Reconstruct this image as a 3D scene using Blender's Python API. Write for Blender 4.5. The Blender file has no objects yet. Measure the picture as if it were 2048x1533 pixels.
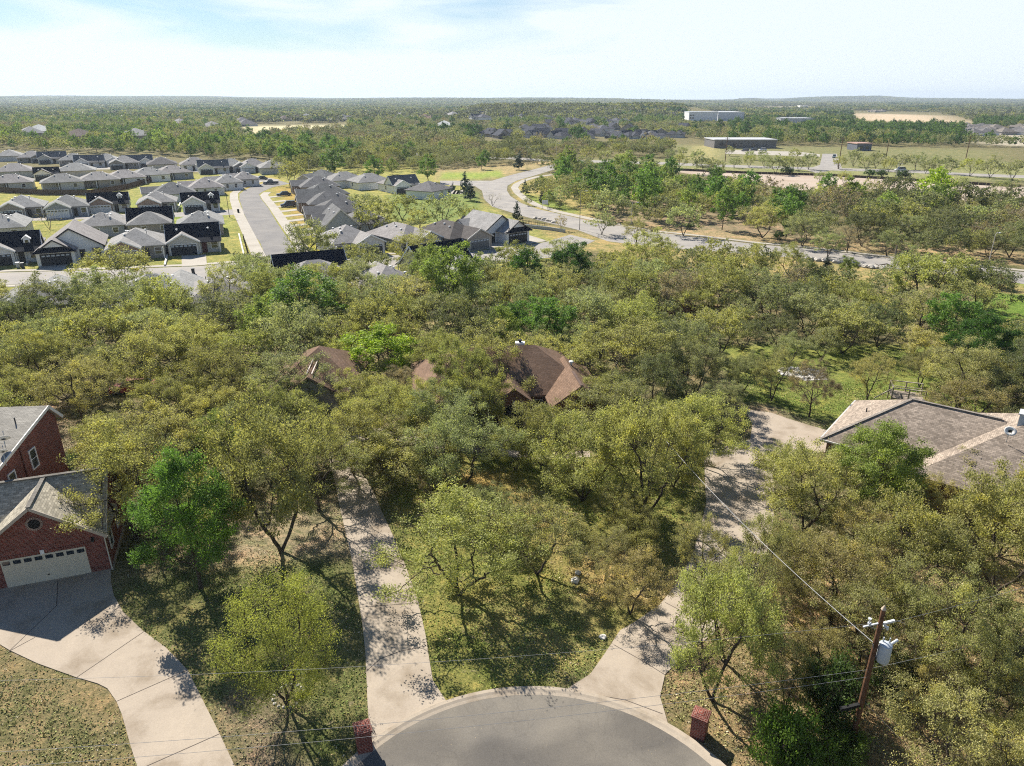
import bpy, bmesh, math, random
import numpy as np
from mathutils import Vector, Matrix
from mathutils.geometry import tessellate_polygon
SC = bpy.context.scene
COL = SC.collection
R = math.radians

# ---------------------------------------------------------------- camera, sky, sun, exposure
F = 1420.0; PITCH = math.atan(568 / 1420.0); HCAM = 30.0
CP, SP = math.cos(PITCH), math.sin(PITCH)
cd = bpy.data.cameras.new('camera'); cam = bpy.data.objects.new('camera', cd); COL.objects.link(cam)
cam.location = (0, 0, HCAM); cam.rotation_euler = (R(90) - PITCH, 0, 0)
cd.sensor_width = 36; cd.lens = F / 2048 * 36; cd.clip_start = .5; cd.clip_end = 40000
SC.camera = cam
SUN_EL = R(41); SUN_AZ = R(-35)          # azimuth measured from +Y towards +X
wd = bpy.data.worlds.new('World'); SC.world = wd; wd.use_nodes = True
nt = wd.node_tree; nt.nodes.clear()
def N(nt, t, **k):
    n = nt.nodes.new(t)
    for a, b in k.items(): setattr(n, a, b)
    return n
sky = N(nt, 'ShaderNodeTexSky', sky_type='NISHITA', sun_disc=False, sun_elevation=SUN_EL, sun_rotation=SUN_AZ, air_density=1.15, dust_density=.25, ozone_density=2.0, altitude=200)
tc = N(nt, 'ShaderNodeTexCoord'); mp = N(nt, 'ShaderNodeMapping'); mp.inputs['Scale'].default_value = (1.0, 1.6, 7.0); mp.inputs['Rotation'].default_value = (0, R(9), R(20))
nz = N(nt, 'ShaderNodeTexNoise'); nz.inputs['Scale'].default_value = 2.2; nz.inputs['Detail'].default_value = 9; nz.inputs['Roughness'].default_value = .55; nz.inputs['Distortion'].default_value = .8
cr = N(nt, 'ShaderNodeValToRGB'); cr.color_ramp.elements[0].position = .40; cr.color_ramp.elements[1].position = .60
cr.color_ramp.elements[0].color = (.0, .0, .0, 1); cr.color_ramp.elements[1].color = (.9, .9, .9, 1)
mx = N(nt, 'ShaderNodeMix', data_type='RGBA'); mx.inputs[7].default_value = (4.95, 5.4, 5.75, 1)
bg = N(nt, 'ShaderNodeBackground'); bg.inputs[1].default_value = .10
ow = N(nt, 'ShaderNodeOutputWorld')
lk = nt.links.new
lk(tc.outputs['Generated'], mp.inputs[0]); lk(mp.outputs[0], nz.inputs['Vector']); 
sx = N(nt, 'ShaderNodeSeparateXYZ'); m1 = N(nt, 'ShaderNodeMath', operation='MULTIPLY_ADD'); m1.inputs[1].default_value = .22; m2 = N(nt, 'ShaderNodeMath', operation='MULTIPLY_ADD'); m2.inputs[1].default_value = -2.3; m2.inputs[2].default_value = .30
lk(tc.outputs['Generated'], sx.inputs[0]); lk(sx.outputs['X'], m1.inputs[0]); lk(nz.outputs[0], m1.inputs[2]); lk(sx.outputs['Z'], m2.inputs[0])     # more cirrus cover to the east and near the horizon
m3 = N(nt, 'ShaderNodeMath', operation='ADD'); lk(m1.outputs[0], m3.inputs[0]); lk(m2.outputs[0], m3.inputs[1]); lk(m3.outputs[0], cr.inputs[0])
lk(cr.outputs[0], mx.inputs[0]); tn = N(nt, 'ShaderNodeMix', data_type='RGBA', blend_type='MULTIPLY'); tn.inputs[0].default_value = 1; tn.inputs[7].default_value = (.40, .46, .53, 1); lk(sky.outputs[0], tn.inputs[6]); lk(tn.outputs[2], mx.inputs[6]); lk(mx.outputs[2], bg.inputs[0]); lk(bg.outputs[0], ow.inputs[0])
sd = bpy.data.lights.new('sun', 'SUN'); sun = bpy.data.objects.new('sun', sd); COL.objects.link(sun)
sd.energy = 4.8; sd.angle = R(.53); sd.color = (1, .945, .85)
sdir = Vector((math.sin(SUN_AZ) * math.cos(SUN_EL), math.cos(SUN_AZ) * math.cos(SUN_EL), math.sin(SUN_EL)))
sun.rotation_euler = (-sdir).to_track_quat('-Z', 'Y').to_euler()
SC.view_settings.view_transform = 'Standard'; SC.view_settings.look = 'None'; SC.view_settings.exposure = .97; SC.view_settings.gamma = 1
SC.view_settings.use_curve_mapping = False
SC.cycles.max_bounces = 5; SC.cycles.diffuse_bounces = 3; SC.cycles.glossy_bounces = 2; SC.cycles.transmission_bounces = 3
SC.cycles.volume_bounces = 0; SC.cycles.transparent_max_bounces = 4; SC.cycles.use_denoising = False; SC.cycles.pixel_filter_type = 'BLACKMAN_HARRIS'; SC.cycles.filter_width = 1.1
try: SC.cycles.denoiser = 'OPENIMAGEDENOISE'
except Exception: pass

# ---------------------------------------------------------------- photo pixel (2048x1533) -> ground point
def ray(px, py):
    u = (px - 1024) / F; v = (py - 766.5) / F
    return u, CP - v * SP, -(SP + v * CP)
def at(px, py, z=0.0):
    r = ray(px, py); t = (z - HCAM) / r[2]
    return Vector((r[0] * t, r[1] * t, z))
def proj(x, y, z):
    dz = z - HCAM; c = y * CP - dz * SP; up = y * SP + dz * CP
    return 1024 + F * x / c, 766.5 - F * up / c, c

# ---------------------------------------------------------------- helpers
def link(o, parent=None):
    COL.objects.link(o)
    if parent is not None: o.parent = parent
    return o
def tag(o, label=None, cat=None, group=None, kind=None):
    if label: o['label'] = label
    if cat: o['category'] = cat
    if group: o['group'] = group
    if kind: o['kind'] = kind
    return o
def empty(name, loc=(0, 0, 0), rz=0.0):
    o = bpy.data.objects.new(name, None); o.location = loc; o.rotation_euler = (0, 0, rz); o.empty_display_size = .5
    return link(o)
class MB:
    """collects faces, writes them as one mesh with uv in metres"""
    def __init__(s): s.v = []; s.f = []
    def face(s, pts):
        n = len(s.v); s.v += [tuple(p) for p in pts]; s.f.append(tuple(range(n, n + len(pts))))
    def box(s, x0, x1, y0, y1, z0, z1):
        n = len(s.v)
        s.v += [(x0, y0, z0), (x1, y0, z0), (x1, y1, z0), (x0, y1, z0), (x0, y0, z1), (x1, y0, z1), (x1, y1, z1), (x0, y1, z1)]
        s.f += [tuple(n + i for i in q) for q in ((0, 3, 2, 1), (4, 5, 6, 7), (0, 1, 5, 4), (1, 2, 6, 5), (2, 3, 7, 6), (3, 0, 4, 7))]
        return s
    def bar(s, a, b, w, h=None):
        """box of section w x h from a to b"""
        a = Vector(a); b = Vector(b); h = h or w; d = (b - a).normalized()
        t = d.cross(Vector((0, 0, 1)))
        if t.length < 1e-4: t = Vector((1, 0, 0))
        t.normalize(); u = t.cross(d); n = len(s.v)
        for p in (a, b):
            for i, j in ((-1, -1), (1, -1), (1, 1), (-1, 1)): s.v.append(tuple(p + t * (i * w / 2) + u * (j * h / 2)))
        s.f += [tuple(n + i for i in q) for q in ((0, 1, 2, 3), (7, 6, 5, 4), (0, 4, 5, 1), (1, 5, 6, 2), (2, 6, 7, 3), (3, 7, 4, 0))]
        return s
    def tube(s, pts, rad, k=8, caps=True):
        pts = [Vector(p) for p in pts]; rads = rad if isinstance(rad, (list, tuple)) else [rad] * len(pts)
        n0 = len(s.v)
        for i, p in enumerate(pts):
            d = (pts[min(i + 1, len(pts) - 1)] - pts[max(i - 1, 0)]).normalized()
            t = d.cross(Vector((0, 0, 1)))
            if t.length < 1e-3: t = Vector((1, 0, 0))
            t.normalize(); u = t.cross(d)
            for j in range(k):
                a = 2 * math.pi * j / k; s.v.append(tuple(p + (t * math.cos(a) + u * math.sin(a)) * rads[i]))
        for i in range(len(pts) - 1):
            for j in range(k):
                a = n0 + i * k + j; b = n0 + i * k + (j + 1) % k; s.f.append((a, b, b + k, a + k))
        if caps:
            s.f.append(tuple(n0 + j for j in reversed(range(k)))); e = n0 + (len(pts) - 1) * k; s.f.append(tuple(e + j for j in range(k)))
        return s
    def prism(s, pts, z0, z1):
        """closed polygon (x,y) extruded; pts any orientation"""
        n = len(s.v); m = len(pts)
        ar = sum(pts[i][0] * pts[(i + 1) % m][1] - pts[(i + 1) % m][0] * pts[i][1] for i in range(m))
        if ar < 0: pts = pts[::-1]
        s.v += [(p[0], p[1], z0) for p in pts] + [(p[0], p[1], z1) for p in pts]
        for i in range(m): j = (i + 1) % m; s.f.append((n + i, n + j, n + m + j, n + m + i))
        for t in tessellate_polygon([[Vector((p[0], p[1], 0)) for p in pts]]):
            a, b, c = t; A, B, Cc = pts[a], pts[b], pts[c]
            if (B[0] - A[0]) * (Cc[1] - A[1]) - (B[1] - A[1]) * (Cc[0] - A[0]) < 0: b, c = c, b
            s.f.append((n + m + a, n + m + b, n + m + c))
        return s
    def build(s, name, mat, parent=None, color=None, smooth=False):
        me = bpy.data.meshes.new(name); me.from_pydata(s.v, [], s.f); me.update()
        if mat: me.materials.append(mat)
        uv = me.uv_layers.new(name='UVMap'); V = me.vertices
        for p in me.polygons:
            n = p.normal
            t = Vector((-n.y, n.x, 0)) if abs(n.z) < .999 else Vector((1, 0, 0))
            t.normalize(); b = n.cross(t)
            for li in p.loop_indices:
                c = V[me.loops[li].vertex_index].co; uv.data[li].uv = (c.dot(t), c.dot(b))
            if smooth: p.use_smooth = True
        o = bpy.data.objects.new(name, me)
        if color is not None: o.color = (*color, 1)
        return link(o, parent)

# ---------------------------------------------------------------- materials
def newmat(name, rough=.8, spec=.3):
    m = bpy.data.materials.new(name); m.use_nodes = True; t = m.node_tree; b = t.nodes['Principled BSDF']
    b.inputs['Roughness'].default_value = rough; b.inputs['Specular IOR Level'].default_value = spec
    return m, t, b
def ramp(t, e):
    r = t.nodes.new('ShaderNodeValToRGB'); c = r.color_ramp
    while len(c.elements) < len(e): c.elements.new(.5)
    for i, (p, col) in enumerate(e): c.elements[i].position = p; c.elements[i].color = (*col, 1) if len(col) == 3 else col
    return r
def noise(t, scale, detail=4, rough=.5, vec=None, dist=0):
    n = t.nodes.new('ShaderNodeTexNoise'); n.inputs['Scale'].default_value = scale; n.inputs['Detail'].default_value = detail
    n.inputs['Roughness'].default_value = rough; n.inputs['Distortion'].default_value = dist
    if vec is not None: t.links.new(vec, n.inputs['Vector'])
    return n
def objco(t, kind='Object'): return t.nodes.new('ShaderNodeTexCoord').outputs[kind]
def mul(t, a, b, fac=1.0, mode='MULTIPLY'):
    m = N(t, 'ShaderNodeMix', data_type='RGBA', blend_type=mode); m.inputs[0].default_value = fac if not hasattr(fac, 'is_linked') else 0
    if hasattr(fac, 'is_linked'): t.links.new(fac, m.inputs[0])
    for s, i in ((a, 6), (b, 7)):
        if hasattr(s, 'is_linked'): t.links.new(s, m.inputs[i])
        else: m.inputs[i].default_value = (*s, 1)
    return m.outputs[2]
def bump(t, b, h, strength=.4, dist=.05):
    n = t.nodes.new('ShaderNodeBump'); n.inputs['Strength'].default_value = strength; n.inputs['Distance'].default_value = dist
    t.links.new(h, n.inputs['Height']); t.links.new(n.outputs[0], b.inputs['Normal'])
def ocolor(t): return t.nodes.new('ShaderNodeObjectInfo').outputs['Color']
def plain(name, col, rough=.7, spec=.3, metal=0, var=.18, sc=3.0):
    m, t, b = newmat(name, rough, spec); b.inputs['Metallic'].default_value = metal
    n = noise(t, sc, 5, .6, objco(t)); r = ramp(t, [(.3, (1 - var,) * 3), (.7, (1 + var * .4,) * 3)])
    t.links.new(n.outputs[0], r.inputs[0]); t.links.new(mul(t, col, r.outputs[0]), b.inputs['Base Color'])
    return m
def tinted(name, rough=.75, spec=.3, var=.12, sc=2.0, lines=None):
    """colour from the object's own paint colour; optional horizontal siding lines"""
    m, t, b = newmat(name, rough, spec)
    n = noise(t, sc, 5, .6, objco(t)); r = ramp(t, [(.3, (1 - var,) * 3), (.7, (1.04,) * 3)])
    t.links.new(n.outputs[0], r.inputs[0]); c = mul(t, ocolor(t), r.outputs[0])
    if lines:
        w = N(t, 'ShaderNodeTexWave', wave_type='BANDS', bands_direction='Y', wave_profile='SAW'); w.inputs['Scale'].default_value = lines
        t.links.new(objco(t, 'UV'), w.inputs['Vector']); r2 = ramp(t, [(0, (.62,) * 3), (.12, (1,) * 3)]); t.links.new(w.outputs[0], r2.inputs[0])
        c = mul(t, c, r2.outputs[0], .6); bump(t, b, w.outputs[0], .25, .02)
    t.links.new(c, b.inputs['Base Color'])
    return m
def brickmat(name, c1, c2, mortar, w=.2, h=.067, ms=.01, var=.5):
    m, t, b = newmat(name, .85, .25)
    k = t.nodes.new('ShaderNodeTexBrick'); t.links.new(objco(t, 'UV'), k.inputs['Vector'])
    k.inputs['Color1'].default_value = (*c1, 1); k.inputs['Color2'].default_value = (*c2, 1); k.inputs['Mortar'].default_value = (*mortar, 1)
    k.inputs['Scale'].default_value = 1; k.inputs['Mortar Size'].default_value = ms; k.inputs['Brick Width'].default_value = w; k.inputs['Row Height'].default_value = h
    k.inputs['Mortar Smooth'].default_value = .2; k.inputs['Bias'].default_value = -.1
    n = noise(t, 1.1, 6, .65, objco(t)); r = ramp(t, [(.3, (.72,) * 3), (.7, (1.15,) * 3)]); t.links.new(n.outputs[0], r.inputs[0])
    t.links.new(mul(t, k.outputs[0], r.outputs[0]), b.inputs['Base Color'])
    bump(t, b, k.outputs['Fac'], -.3, .01)
    return m
def shinglemat(name, w=.32, h=.14, contrast=.3, stain=.25):
    m, t, b = newmat(name, .95, .12)
    k = t.nodes.new('ShaderNodeTexBrick'); t.links.new(objco(t, 'UV'), k.inputs['Vector'])
    k.inputs['Color1'].default_value = (1, 1, 1, 1); k.inputs['Color2'].default_value = (1 - contrast,) * 3 + (1,); k.inputs['Mortar'].default_value = (.45,) * 3 + (1,)
    k.inputs['Scale'].default_value = 1; k.inputs['Mortar Size'].default_value = .012; k.inputs['Brick Width'].default_value = w; k.inputs['Row Height'].default_value = h
    n = noise(t, .55, 6, .6, objco(t)); r = ramp(t, [(.3, (1 - stain,) * 3), (.7, (1.1,) * 3)]); t.links.new(n.outputs[0], r.inputs[0])
    n2 = noise(t, 9, 3, .7, objco(t)); r2 = ramp(t, [(.3, (.86,) * 3), (.7, (1.1,) * 3)]); t.links.new(n2.outputs[0], r2.inputs[0])
    c = mul(t, mul(t, mul(t, ocolor(t), k.outputs[0]), r.outputs[0]), r2.outputs[0])
    t.links.new(c, b.inputs['Base Color']); bump(t, b, k.outputs['Fac'], -.35, .02)
    return m
def concretemat(name, col, stain=(.62, .58, .52), sc=.35, fine=14):
    m, t, b = newmat(name, .9, .2); v = objco(t)
    n = noise(t, sc, 8, .62, v, .3); r = ramp(t, [(.32, stain), (.5, (.93, .92, .9)), (.72, (1.06, 1.05, 1.02))]); t.links.new(n.outputs[0], r.inputs[0])
    n2 = noise(t, fine, 4, .7, v); r2 = ramp(t, [(.3, (.86,) * 3), (.7, (1.07,) * 3)]); t.links.new(n2.outputs[0], r2.inputs[0])
    t.links.new(mul(t, mul(t, col, r.outputs[0]), r2.outputs[0]), b.inputs['Base Color']); bump(t, b, n2.outputs[0], .15, .01)
    return m
def asphaltmat(name, col, crack=True, litter=0):
    m, t, b = newmat(name, .92, .2); v = objco(t)
    n = noise(t, .22, 8, .6, v, .5); r = ramp(t, [(.3, (.78, .78, .8)), (.7, (1.16, 1.13, 1.08))]); t.links.new(n.outputs[0], r.inputs[0])
    n2 = noise(t, 18, 3, .8, v); r2 = ramp(t, [(.3, (.8,) * 3), (.7, (1.15,) * 3)]); t.links.new(n2.outputs[0], r2.inputs[0])
    c = mul(t, mul(t, col, r.outputs[0]), r2.outputs[0])
    if crack:
        nd = noise(t, .9, 4, .6, v); ad = N(t, 'ShaderNodeMix', data_type='RGBA'); ad.inputs[0].default_value = .35
        t.links.new(v, ad.inputs[6]); t.links.new(nd.outputs['Color'], ad.inputs[7])
        vo = noise(t, .16, 5, .55, v, 1.2); rc = ramp(t, [(.494, (1,) * 3), (.5, (.45,) * 3), (.506, (1,) * 3)]); t.links.new(vo.outputs[0], rc.inputs[0]); c = mul(t, c, rc.outputs[0], .22)
        vp = noise(t, .09, 3, .5, v, .3); rp_ = ramp(t, [(.44, (.8, .79, .78)), (.5, (1.12, 1.1, 1.06))]); t.links.new(vp.outputs[0], rp_.inputs[0]); c = mul(t, c, rp_.outputs[0])
    if litter:
        vl = N(t, 'ShaderNodeTexVoronoi'); vl.inputs['Scale'].default_value = 5; t.links.new(v, vl.inputs['Vector'])
        rl = ramp(t, [(.06, (1,) * 3), (.1, (0,) * 3)]); t.links.new(vl.outputs['Distance'], rl.inputs[0])
        nl = noise(t, .5, 3, .6, v); rn = ramp(t, [(.52, (0,) * 3), (.66, (1,) * 3)]); t.links.new(nl.outputs[0], rn.inputs[0])
        c = mul(t, c, (.52, .40, .22), mul(t, rl.outputs[0], rn.outputs[0]), 'MIX')
    t.links.new(c, b.inputs['Base Color']); bump(t, b, n2.outputs[0], .2, .01)
    return m
def leafmat(name, var=(.55, 1.3), warm=(1.2, 1.1, .55), trans=.45, fixed=None):
    m, t, b = newmat(name, .62, .28)
    oi = t.nodes.new('ShaderNodeObjectInfo'); at_ = t.nodes.new('ShaderNodeAttribute'); at_.attribute_name = 'tint'
    r = ramp(t, [(0, (var[0],) * 3), (.6, (1, 1, 1)), (1, tuple(w * var[1] for w in warm))]); t.links.new(at_.outputs['Fac'], r.inputs[0])
    c = mul(t, oi.outputs['Color'] if fixed is None else fixed, r.outputs[0])
    hs = t.nodes.new('ShaderNodeHueSaturation'); mr = t.nodes.new('ShaderNodeMapRange'); mr.inputs[3].default_value = .494; mr.inputs[4].default_value = .503
    t.links.new(oi.outputs['Random'], mr.inputs[0]); t.links.new(mr.outputs[0], hs.inputs['Hue']); t.links.new(c, hs.inputs['Color'])
    t.links.new(hs.outputs[0], b.inputs['Base Color'])
    tr = t.nodes.new('ShaderNodeBsdfTranslucent'); g = mul(t, hs.outputs[0], (1.1, 1.15, .7)); t.links.new(g, tr.inputs[0])
    mxs = t.nodes.new('ShaderNodeMixShader'); mxs.inputs[0].default_value = trans
    out = t.nodes['Material Output']; t.links.new(b.outputs[0], mxs.inputs[1]); t.links.new(tr.outputs[0], mxs.inputs[2]); t.links.new(mxs.outputs[0], out.inputs[0])
    return m
M = {}
M['leaf'] = leafmat('leaf')
M['needle'] = leafmat('needle', (.6, 1.15), (1, 1, .9), .15)
def barkmat():
    m, t, b = newmat('bark', .95, .1); v = objco(t); n = noise(t, 5, 6, .7, v); r = ramp(t, [(.3, (.030, .024, .019)), (.7, (.12, .098, .075))])
    t.links.new(n.outputs[0], r.inputs[0]); t.links.new(r.outputs[0], b.inputs['Base Color']); bump(t, b, n.outputs[0], .6, .03); return m
M['bark'] = barkmat()
M['bark_grey'] = plain('bark_grey', (.21, .18, .15), .95, .1)
M['brick'] = brickmat('red_brick', (.12, .022, .016), (.27, .062, .042), (.30, .20, .16), .26, .09, .012)
M['brick_dark'] = brickmat('brown_brick', (.15, .055, .038), (.25, .095, .06), (.26, .2, .16))
M['brick_tan'] = brickmat('mixed_brick', (.24, .13, .09), (.36, .25, .19), (.4, .36, .32))
M['shingle'] = shinglemat('shingle')
M['shingle_bold'] = shinglemat('shingle_bold', .30, .16, .48, .25)
M['siding'] = tinted('siding', .7, .3, .1, 1.5, 1.6)
M['paint'] = tinted('paint', .55, .35, .07, 2.5)
M['glass'] = plain('window_glass', (.02, .028, .036), .08, .8, 0, .1)
M['metal'] = plain('galvanised', (.42, .44, .46), .45, .5, .6, .2)
M['wood_pole'] = plain('pole_wood', (.16, .085, .05), .9, .1, 0, .45, 5)
M['wood_fence'] = tinted('fence_wood', .9, .1, .35, 3)
M['concrete'] = concretemat('drive_concrete', (.42, .355, .285))
M['concrete_white'] = concretemat('pale_concrete', (.43, .395, .34), (.8, .78, .74), .2)
M['curb'] = concretemat('curb_concrete', (.43, .365, .29), (.7, .66, .6), .8)
M['asphalt_court'] = asphaltmat('court_asphalt', (.175, .163, .145), True, 1)
M['asphalt'] = asphaltmat('street_asphalt', (.215, .205, .195), False)
M['asphalt_pale'] = asphaltmat('avenue_asphalt', (.32, .30, .275), False)
M['dirt'] = concretemat('graded_dirt', (.47, .385, .31), (.8, .72, .66), .06, 3)
M['rock'] = plain('rock', (.5, .46, .4), .9, .2, 0, .4, 4)
M['joint'] = plain('joint', (.12, .10, .085), .95, .05)
M['wire'] = plain('cable', (.30, .30, .30), .5, .4, .3)
M['rubber'] = plain('rubber', (.02, .02, .02), .8, .2)
M['ceramic'] = plain('ceramic', (.62, .64, .66), .4, .5)
M['shadecloth'] = plain('pond_water', (.05, .07, .08), .06, .9)

# ---------------------------------------------------------------- ground sheet
def pip(X, Y, poly):
    ins = np.zeros(X.shape, bool); n = len(poly)
    for i in range(n):
        x0, y0 = poly[i]; x1, y1 = poly[(i + 1) % n]
        c = ((y0 > Y) != (y1 > Y)) & (X < (x1 - x0) * (Y - y0) / ((y1 - y0) + 1e-12) + x0); ins ^= c
    return ins
def P2(px): return [tuple(at(x, y)[:2]) for x, y in px]
rngn = np.random.default_rng(5)
def axis(a, b, step, lo, hi, g=1.045):
    m = list(np.arange(a, b + 1e-6, step)); s = step
    while m[-1] < hi: s *= g; m.append(m[-1] + s)
    s = step
    while m[0] > lo: s *= g; m.insert(0, m[0] - s)
    return np.array(m)
xs = axis(-75, 75, .8, -12000, 12000); ys = axis(14, 120, .7, -300, 13000, 1.035)
GX, GY = np.meshgrid(xs, ys)
def hills(X, Y):
    z = np.zeros_like(X)
    f = np.clip((Y - 2500) / 3500, 0, 1); f = f * f * (3 - 2 * f)
    z += f * (15 + 8 * np.sin(X / 620 + 1.3) + 7 * np.sin(X / 1500 + .4 + Y / 3000) + 3 * np.sin(X / 230 + Y / 500))
    a = X / np.maximum(Y, 1)
    z += np.clip((Y - 3000) / 3500, 0, 1) * 22 * np.exp(-((a + .55) / .35) ** 2)
    def mesa(c, w, h, k=.006): return h / (1 + np.exp((np.abs(a - c) - w) / k))
    fm = np.clip((Y - 6000) / 500, 0, 1) * np.clip((8500 - Y) / 500, 0, 1)
    z += fm * (mesa(.312, .018, 26) + mesa(.43, .07, 27, .010) + mesa(.50, .12, 7, .02))
    z += 15 * np.exp(-((Y - 1450) / 240) ** 2) * np.clip((a + .09) / .06, 0, 1) * np.clip((.30 - a) / .06, 0, 1)
    return z
GZ = hills(GX, GY)
zones = [  # polygons in photo pixels, colour of the ground there
    ([(-600, 600), (2700, 600), (2700, 2200), (-600, 2200)], (.19, .17, .095)),
    ([(-600, 1150), (240, 1150), (420, 1200), (520, 1420), (740, 1430), (740, 2200), (-600, 2200)], (.25, .21, .115)),
    ([(230, 1180), (470, 1130), (740, 1130), (740, 1560), (430, 1560), (380, 1330), (290, 1240)], (.19, .19, .08)),
    ([(430, 1000), (700, 1000), (705, 1110), (600, 1130), (420, 1140)], (.34, .28, .19)),
    ([(420, 1380), (560, 1340), (600, 1420), (590, 1560), (470, 1560)], (.27, .21, .15)),
    ([(790, 900), (1440, 900), (1330, 1210), (1130, 1390), (860, 1420), (790, 1100)], (.23, .23, .075)),
    ([(880, 930), (1010, 940), (1120, 1000), (1180, 1060), (1060, 1060), (960, 1020)], (.37, .29, .11)),
    ([(1080, 1080), (1330, 1080), (1290, 1230), (1160, 1200)], (.36, .285, .12)),
    ([(930, 1190), (1200, 1190), (1250, 1260), (1160, 1340), (960, 1290)], (.27, .25, .10)),
    ([(1320, 1140), (2700, 1000), (2700, 2200), (1330, 2200), (1320, 1420)], (.31, .235, .135)),
    ([(1430, 690), (1900, 690), (1990, 830), (1700, 880), (1480, 800)], (.20, .23, .065)),
    ([(1940, 560), (2300, 560), (2300, 760), (2000, 720)], (.16, .24, .05)),
    ([(1500, 800), (1660, 850), (1640, 890), (1480, 830)], (.26, .21, .15)),
    ([(20, 800), (120, 800), (200, 960), (260, 1000), (230, 1120), (180, 960)], (.36, .28, .2)),
    ([(820, 640), (1040, 640), (1000, 700), (840, 720)], (.26, .24, .13)),
    ([(1330, 630), (1460, 630), (1460, 660), (1330, 660)], (.42, .34, .25)),
    ([(-180, 364), (470, 345), (720, 330), (900, 340), (960, 400), (1090, 470), (1180, 480), (1090, 530), (560, 600), (-180, 640)], (.30, .295, .10)),
    ([(240, 400), (420, 400), (470, 460), (350, 460)], (.24, .29, .08)),
    ([(780, 385), (960, 385), (960, 430), (900, 445), (780, 440)], (.19, .24, .08)),
    ([(430, 365), (560, 350), (560, 372), (430, 392)], (.36, .30, .1)),
    ([(540, 372), (660, 372), (700, 455), (600, 460)], (.36, .27, .09)),
    ([(570, 455), (700, 455), (790, 490), (780, 512), (610, 512)], (.33, .31, .06)),
    ([(350, 355), (-180, 390), (-180, 378), (350, 342)], (.45, .38, .13)),
    ([(870, 340), (1100, 322), (1180, 320), (1060, 340), (985, 360), (870, 363)], (.36, .29, .16)),
    ([(880, 345), (1000, 343), (1010, 355), (880, 361)], (.26, .33, .08)),
    ([(1015, 360), (1110, 350), (1200, 420), (1210, 446), (1100, 430), (1030, 400)], (.34, .29, .13)),
    ([(1040, 385), (1110, 400), (1160, 424), (1130, 425), (1060, 405)], (.22, .28, .07)),
    ([(1100, 430), (1330, 445), (1620, 470), (1960, 500), (2200, 520), (2200, 545), (1600, 492), (1300, 464)], (.36, .28, .17)),
    ([(1040, 440), (1200, 475), (1620, 522), (2200, 590), (2200, 600), (1600, 560), (1150, 500)], (.34, .28, .13)),
    ([(1240, 380), (1620, 400), (1620, 480), (1200, 440)], (.27, .215, .145)),
    ([(1170, 318), (2300, 330), (2300, 374), (1640, 350), (1170, 336)], (.24, .25, .12)),
    ([(1340, 290), (2000, 300), (2000, 340), (1340, 328)], (.20, .20, .10)),
    ([(1390, 292), (1440, 292), (1430, 322), (1370, 320)], (.34, .31, .15)),
    ([(1700, 226), (1880, 232), (1930, 244), (1900, 250), (1700, 240)], (.50, .40, .30)),
    ([(1250, 204), (1440, 207), (1440, 210), (1250, 208)], (.5, .44, .34)),
    ([(1500, 215), (1640, 214), (1640, 218), (1500, 219)], (.40, .35, .25)),
    ([(480, 252), (540, 252), (700, 250), (690, 258), (540, 262), (490, 275)], (.55, .50, .34)),
    ([(1940, 262), (2400, 262), (2400, 300), (1980, 292)], (.42, .38, .33)),
]
dflt = np.array((.17, .155, .085)); GC = np.tile(dflt, (*GX.shape, 1))
jx = GX + np.sin(GY * 1.7) * .3 + np.sin(GX * .9 + GY * .6) * .5; jy = GY + np.sin(GX * 1.3) * .3 + np.cos(GX * .5 - GY * .8) * .5
def near_jit(X, Y): return X, Y
for px, c in zones:
    pg = []
    for x, y in px:
        pg.append(tuple(at(x, max(y, 202))[:2]))
    ins = pip(jx, jy, pg); GC[ins] = c
for _ in range(2):                                # soften borders by about a metre
    G2 = GC.copy(); G2[1:-1, 1:-1] = (GC[1:-1, 1:-1] * 2 + GC[:-2, 1:-1] + GC[2:, 1:-1] + GC[1:-1, :-2] + GC[1:-1, 2:]) / 6; GC = G2
ny, nx = GX.shape
me = bpy.data.meshes.new('ground'); me.vertices.add(nx * ny)
me.vertices.foreach_set('co', np.stack([GX, GY, GZ], -1).astype(np.float32).ravel())
ii = (np.arange(ny - 1)[:, None] * nx + np.arange(nx - 1)[None, :]).ravel()
q = np.stack([ii, ii + 1, ii + nx + 1, ii + nx], 1)
me.loops.add(q.size); me.loops.foreach_set('vertex_index', q.ravel().astype(np.int32))
me.polygons.add(len(q)); me.polygons.foreach_set('loop_start', (np.arange(len(q)) * 4).astype(np.int32)); me.update(); me.validate()
ca = me.color_attributes.new('soil', 'FLOAT_COLOR', 'POINT'); ca.data.foreach_set('color', np.concatenate([GC, np.ones((ny, nx, 1))], -1).astype(np.float32).ravel())
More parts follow.
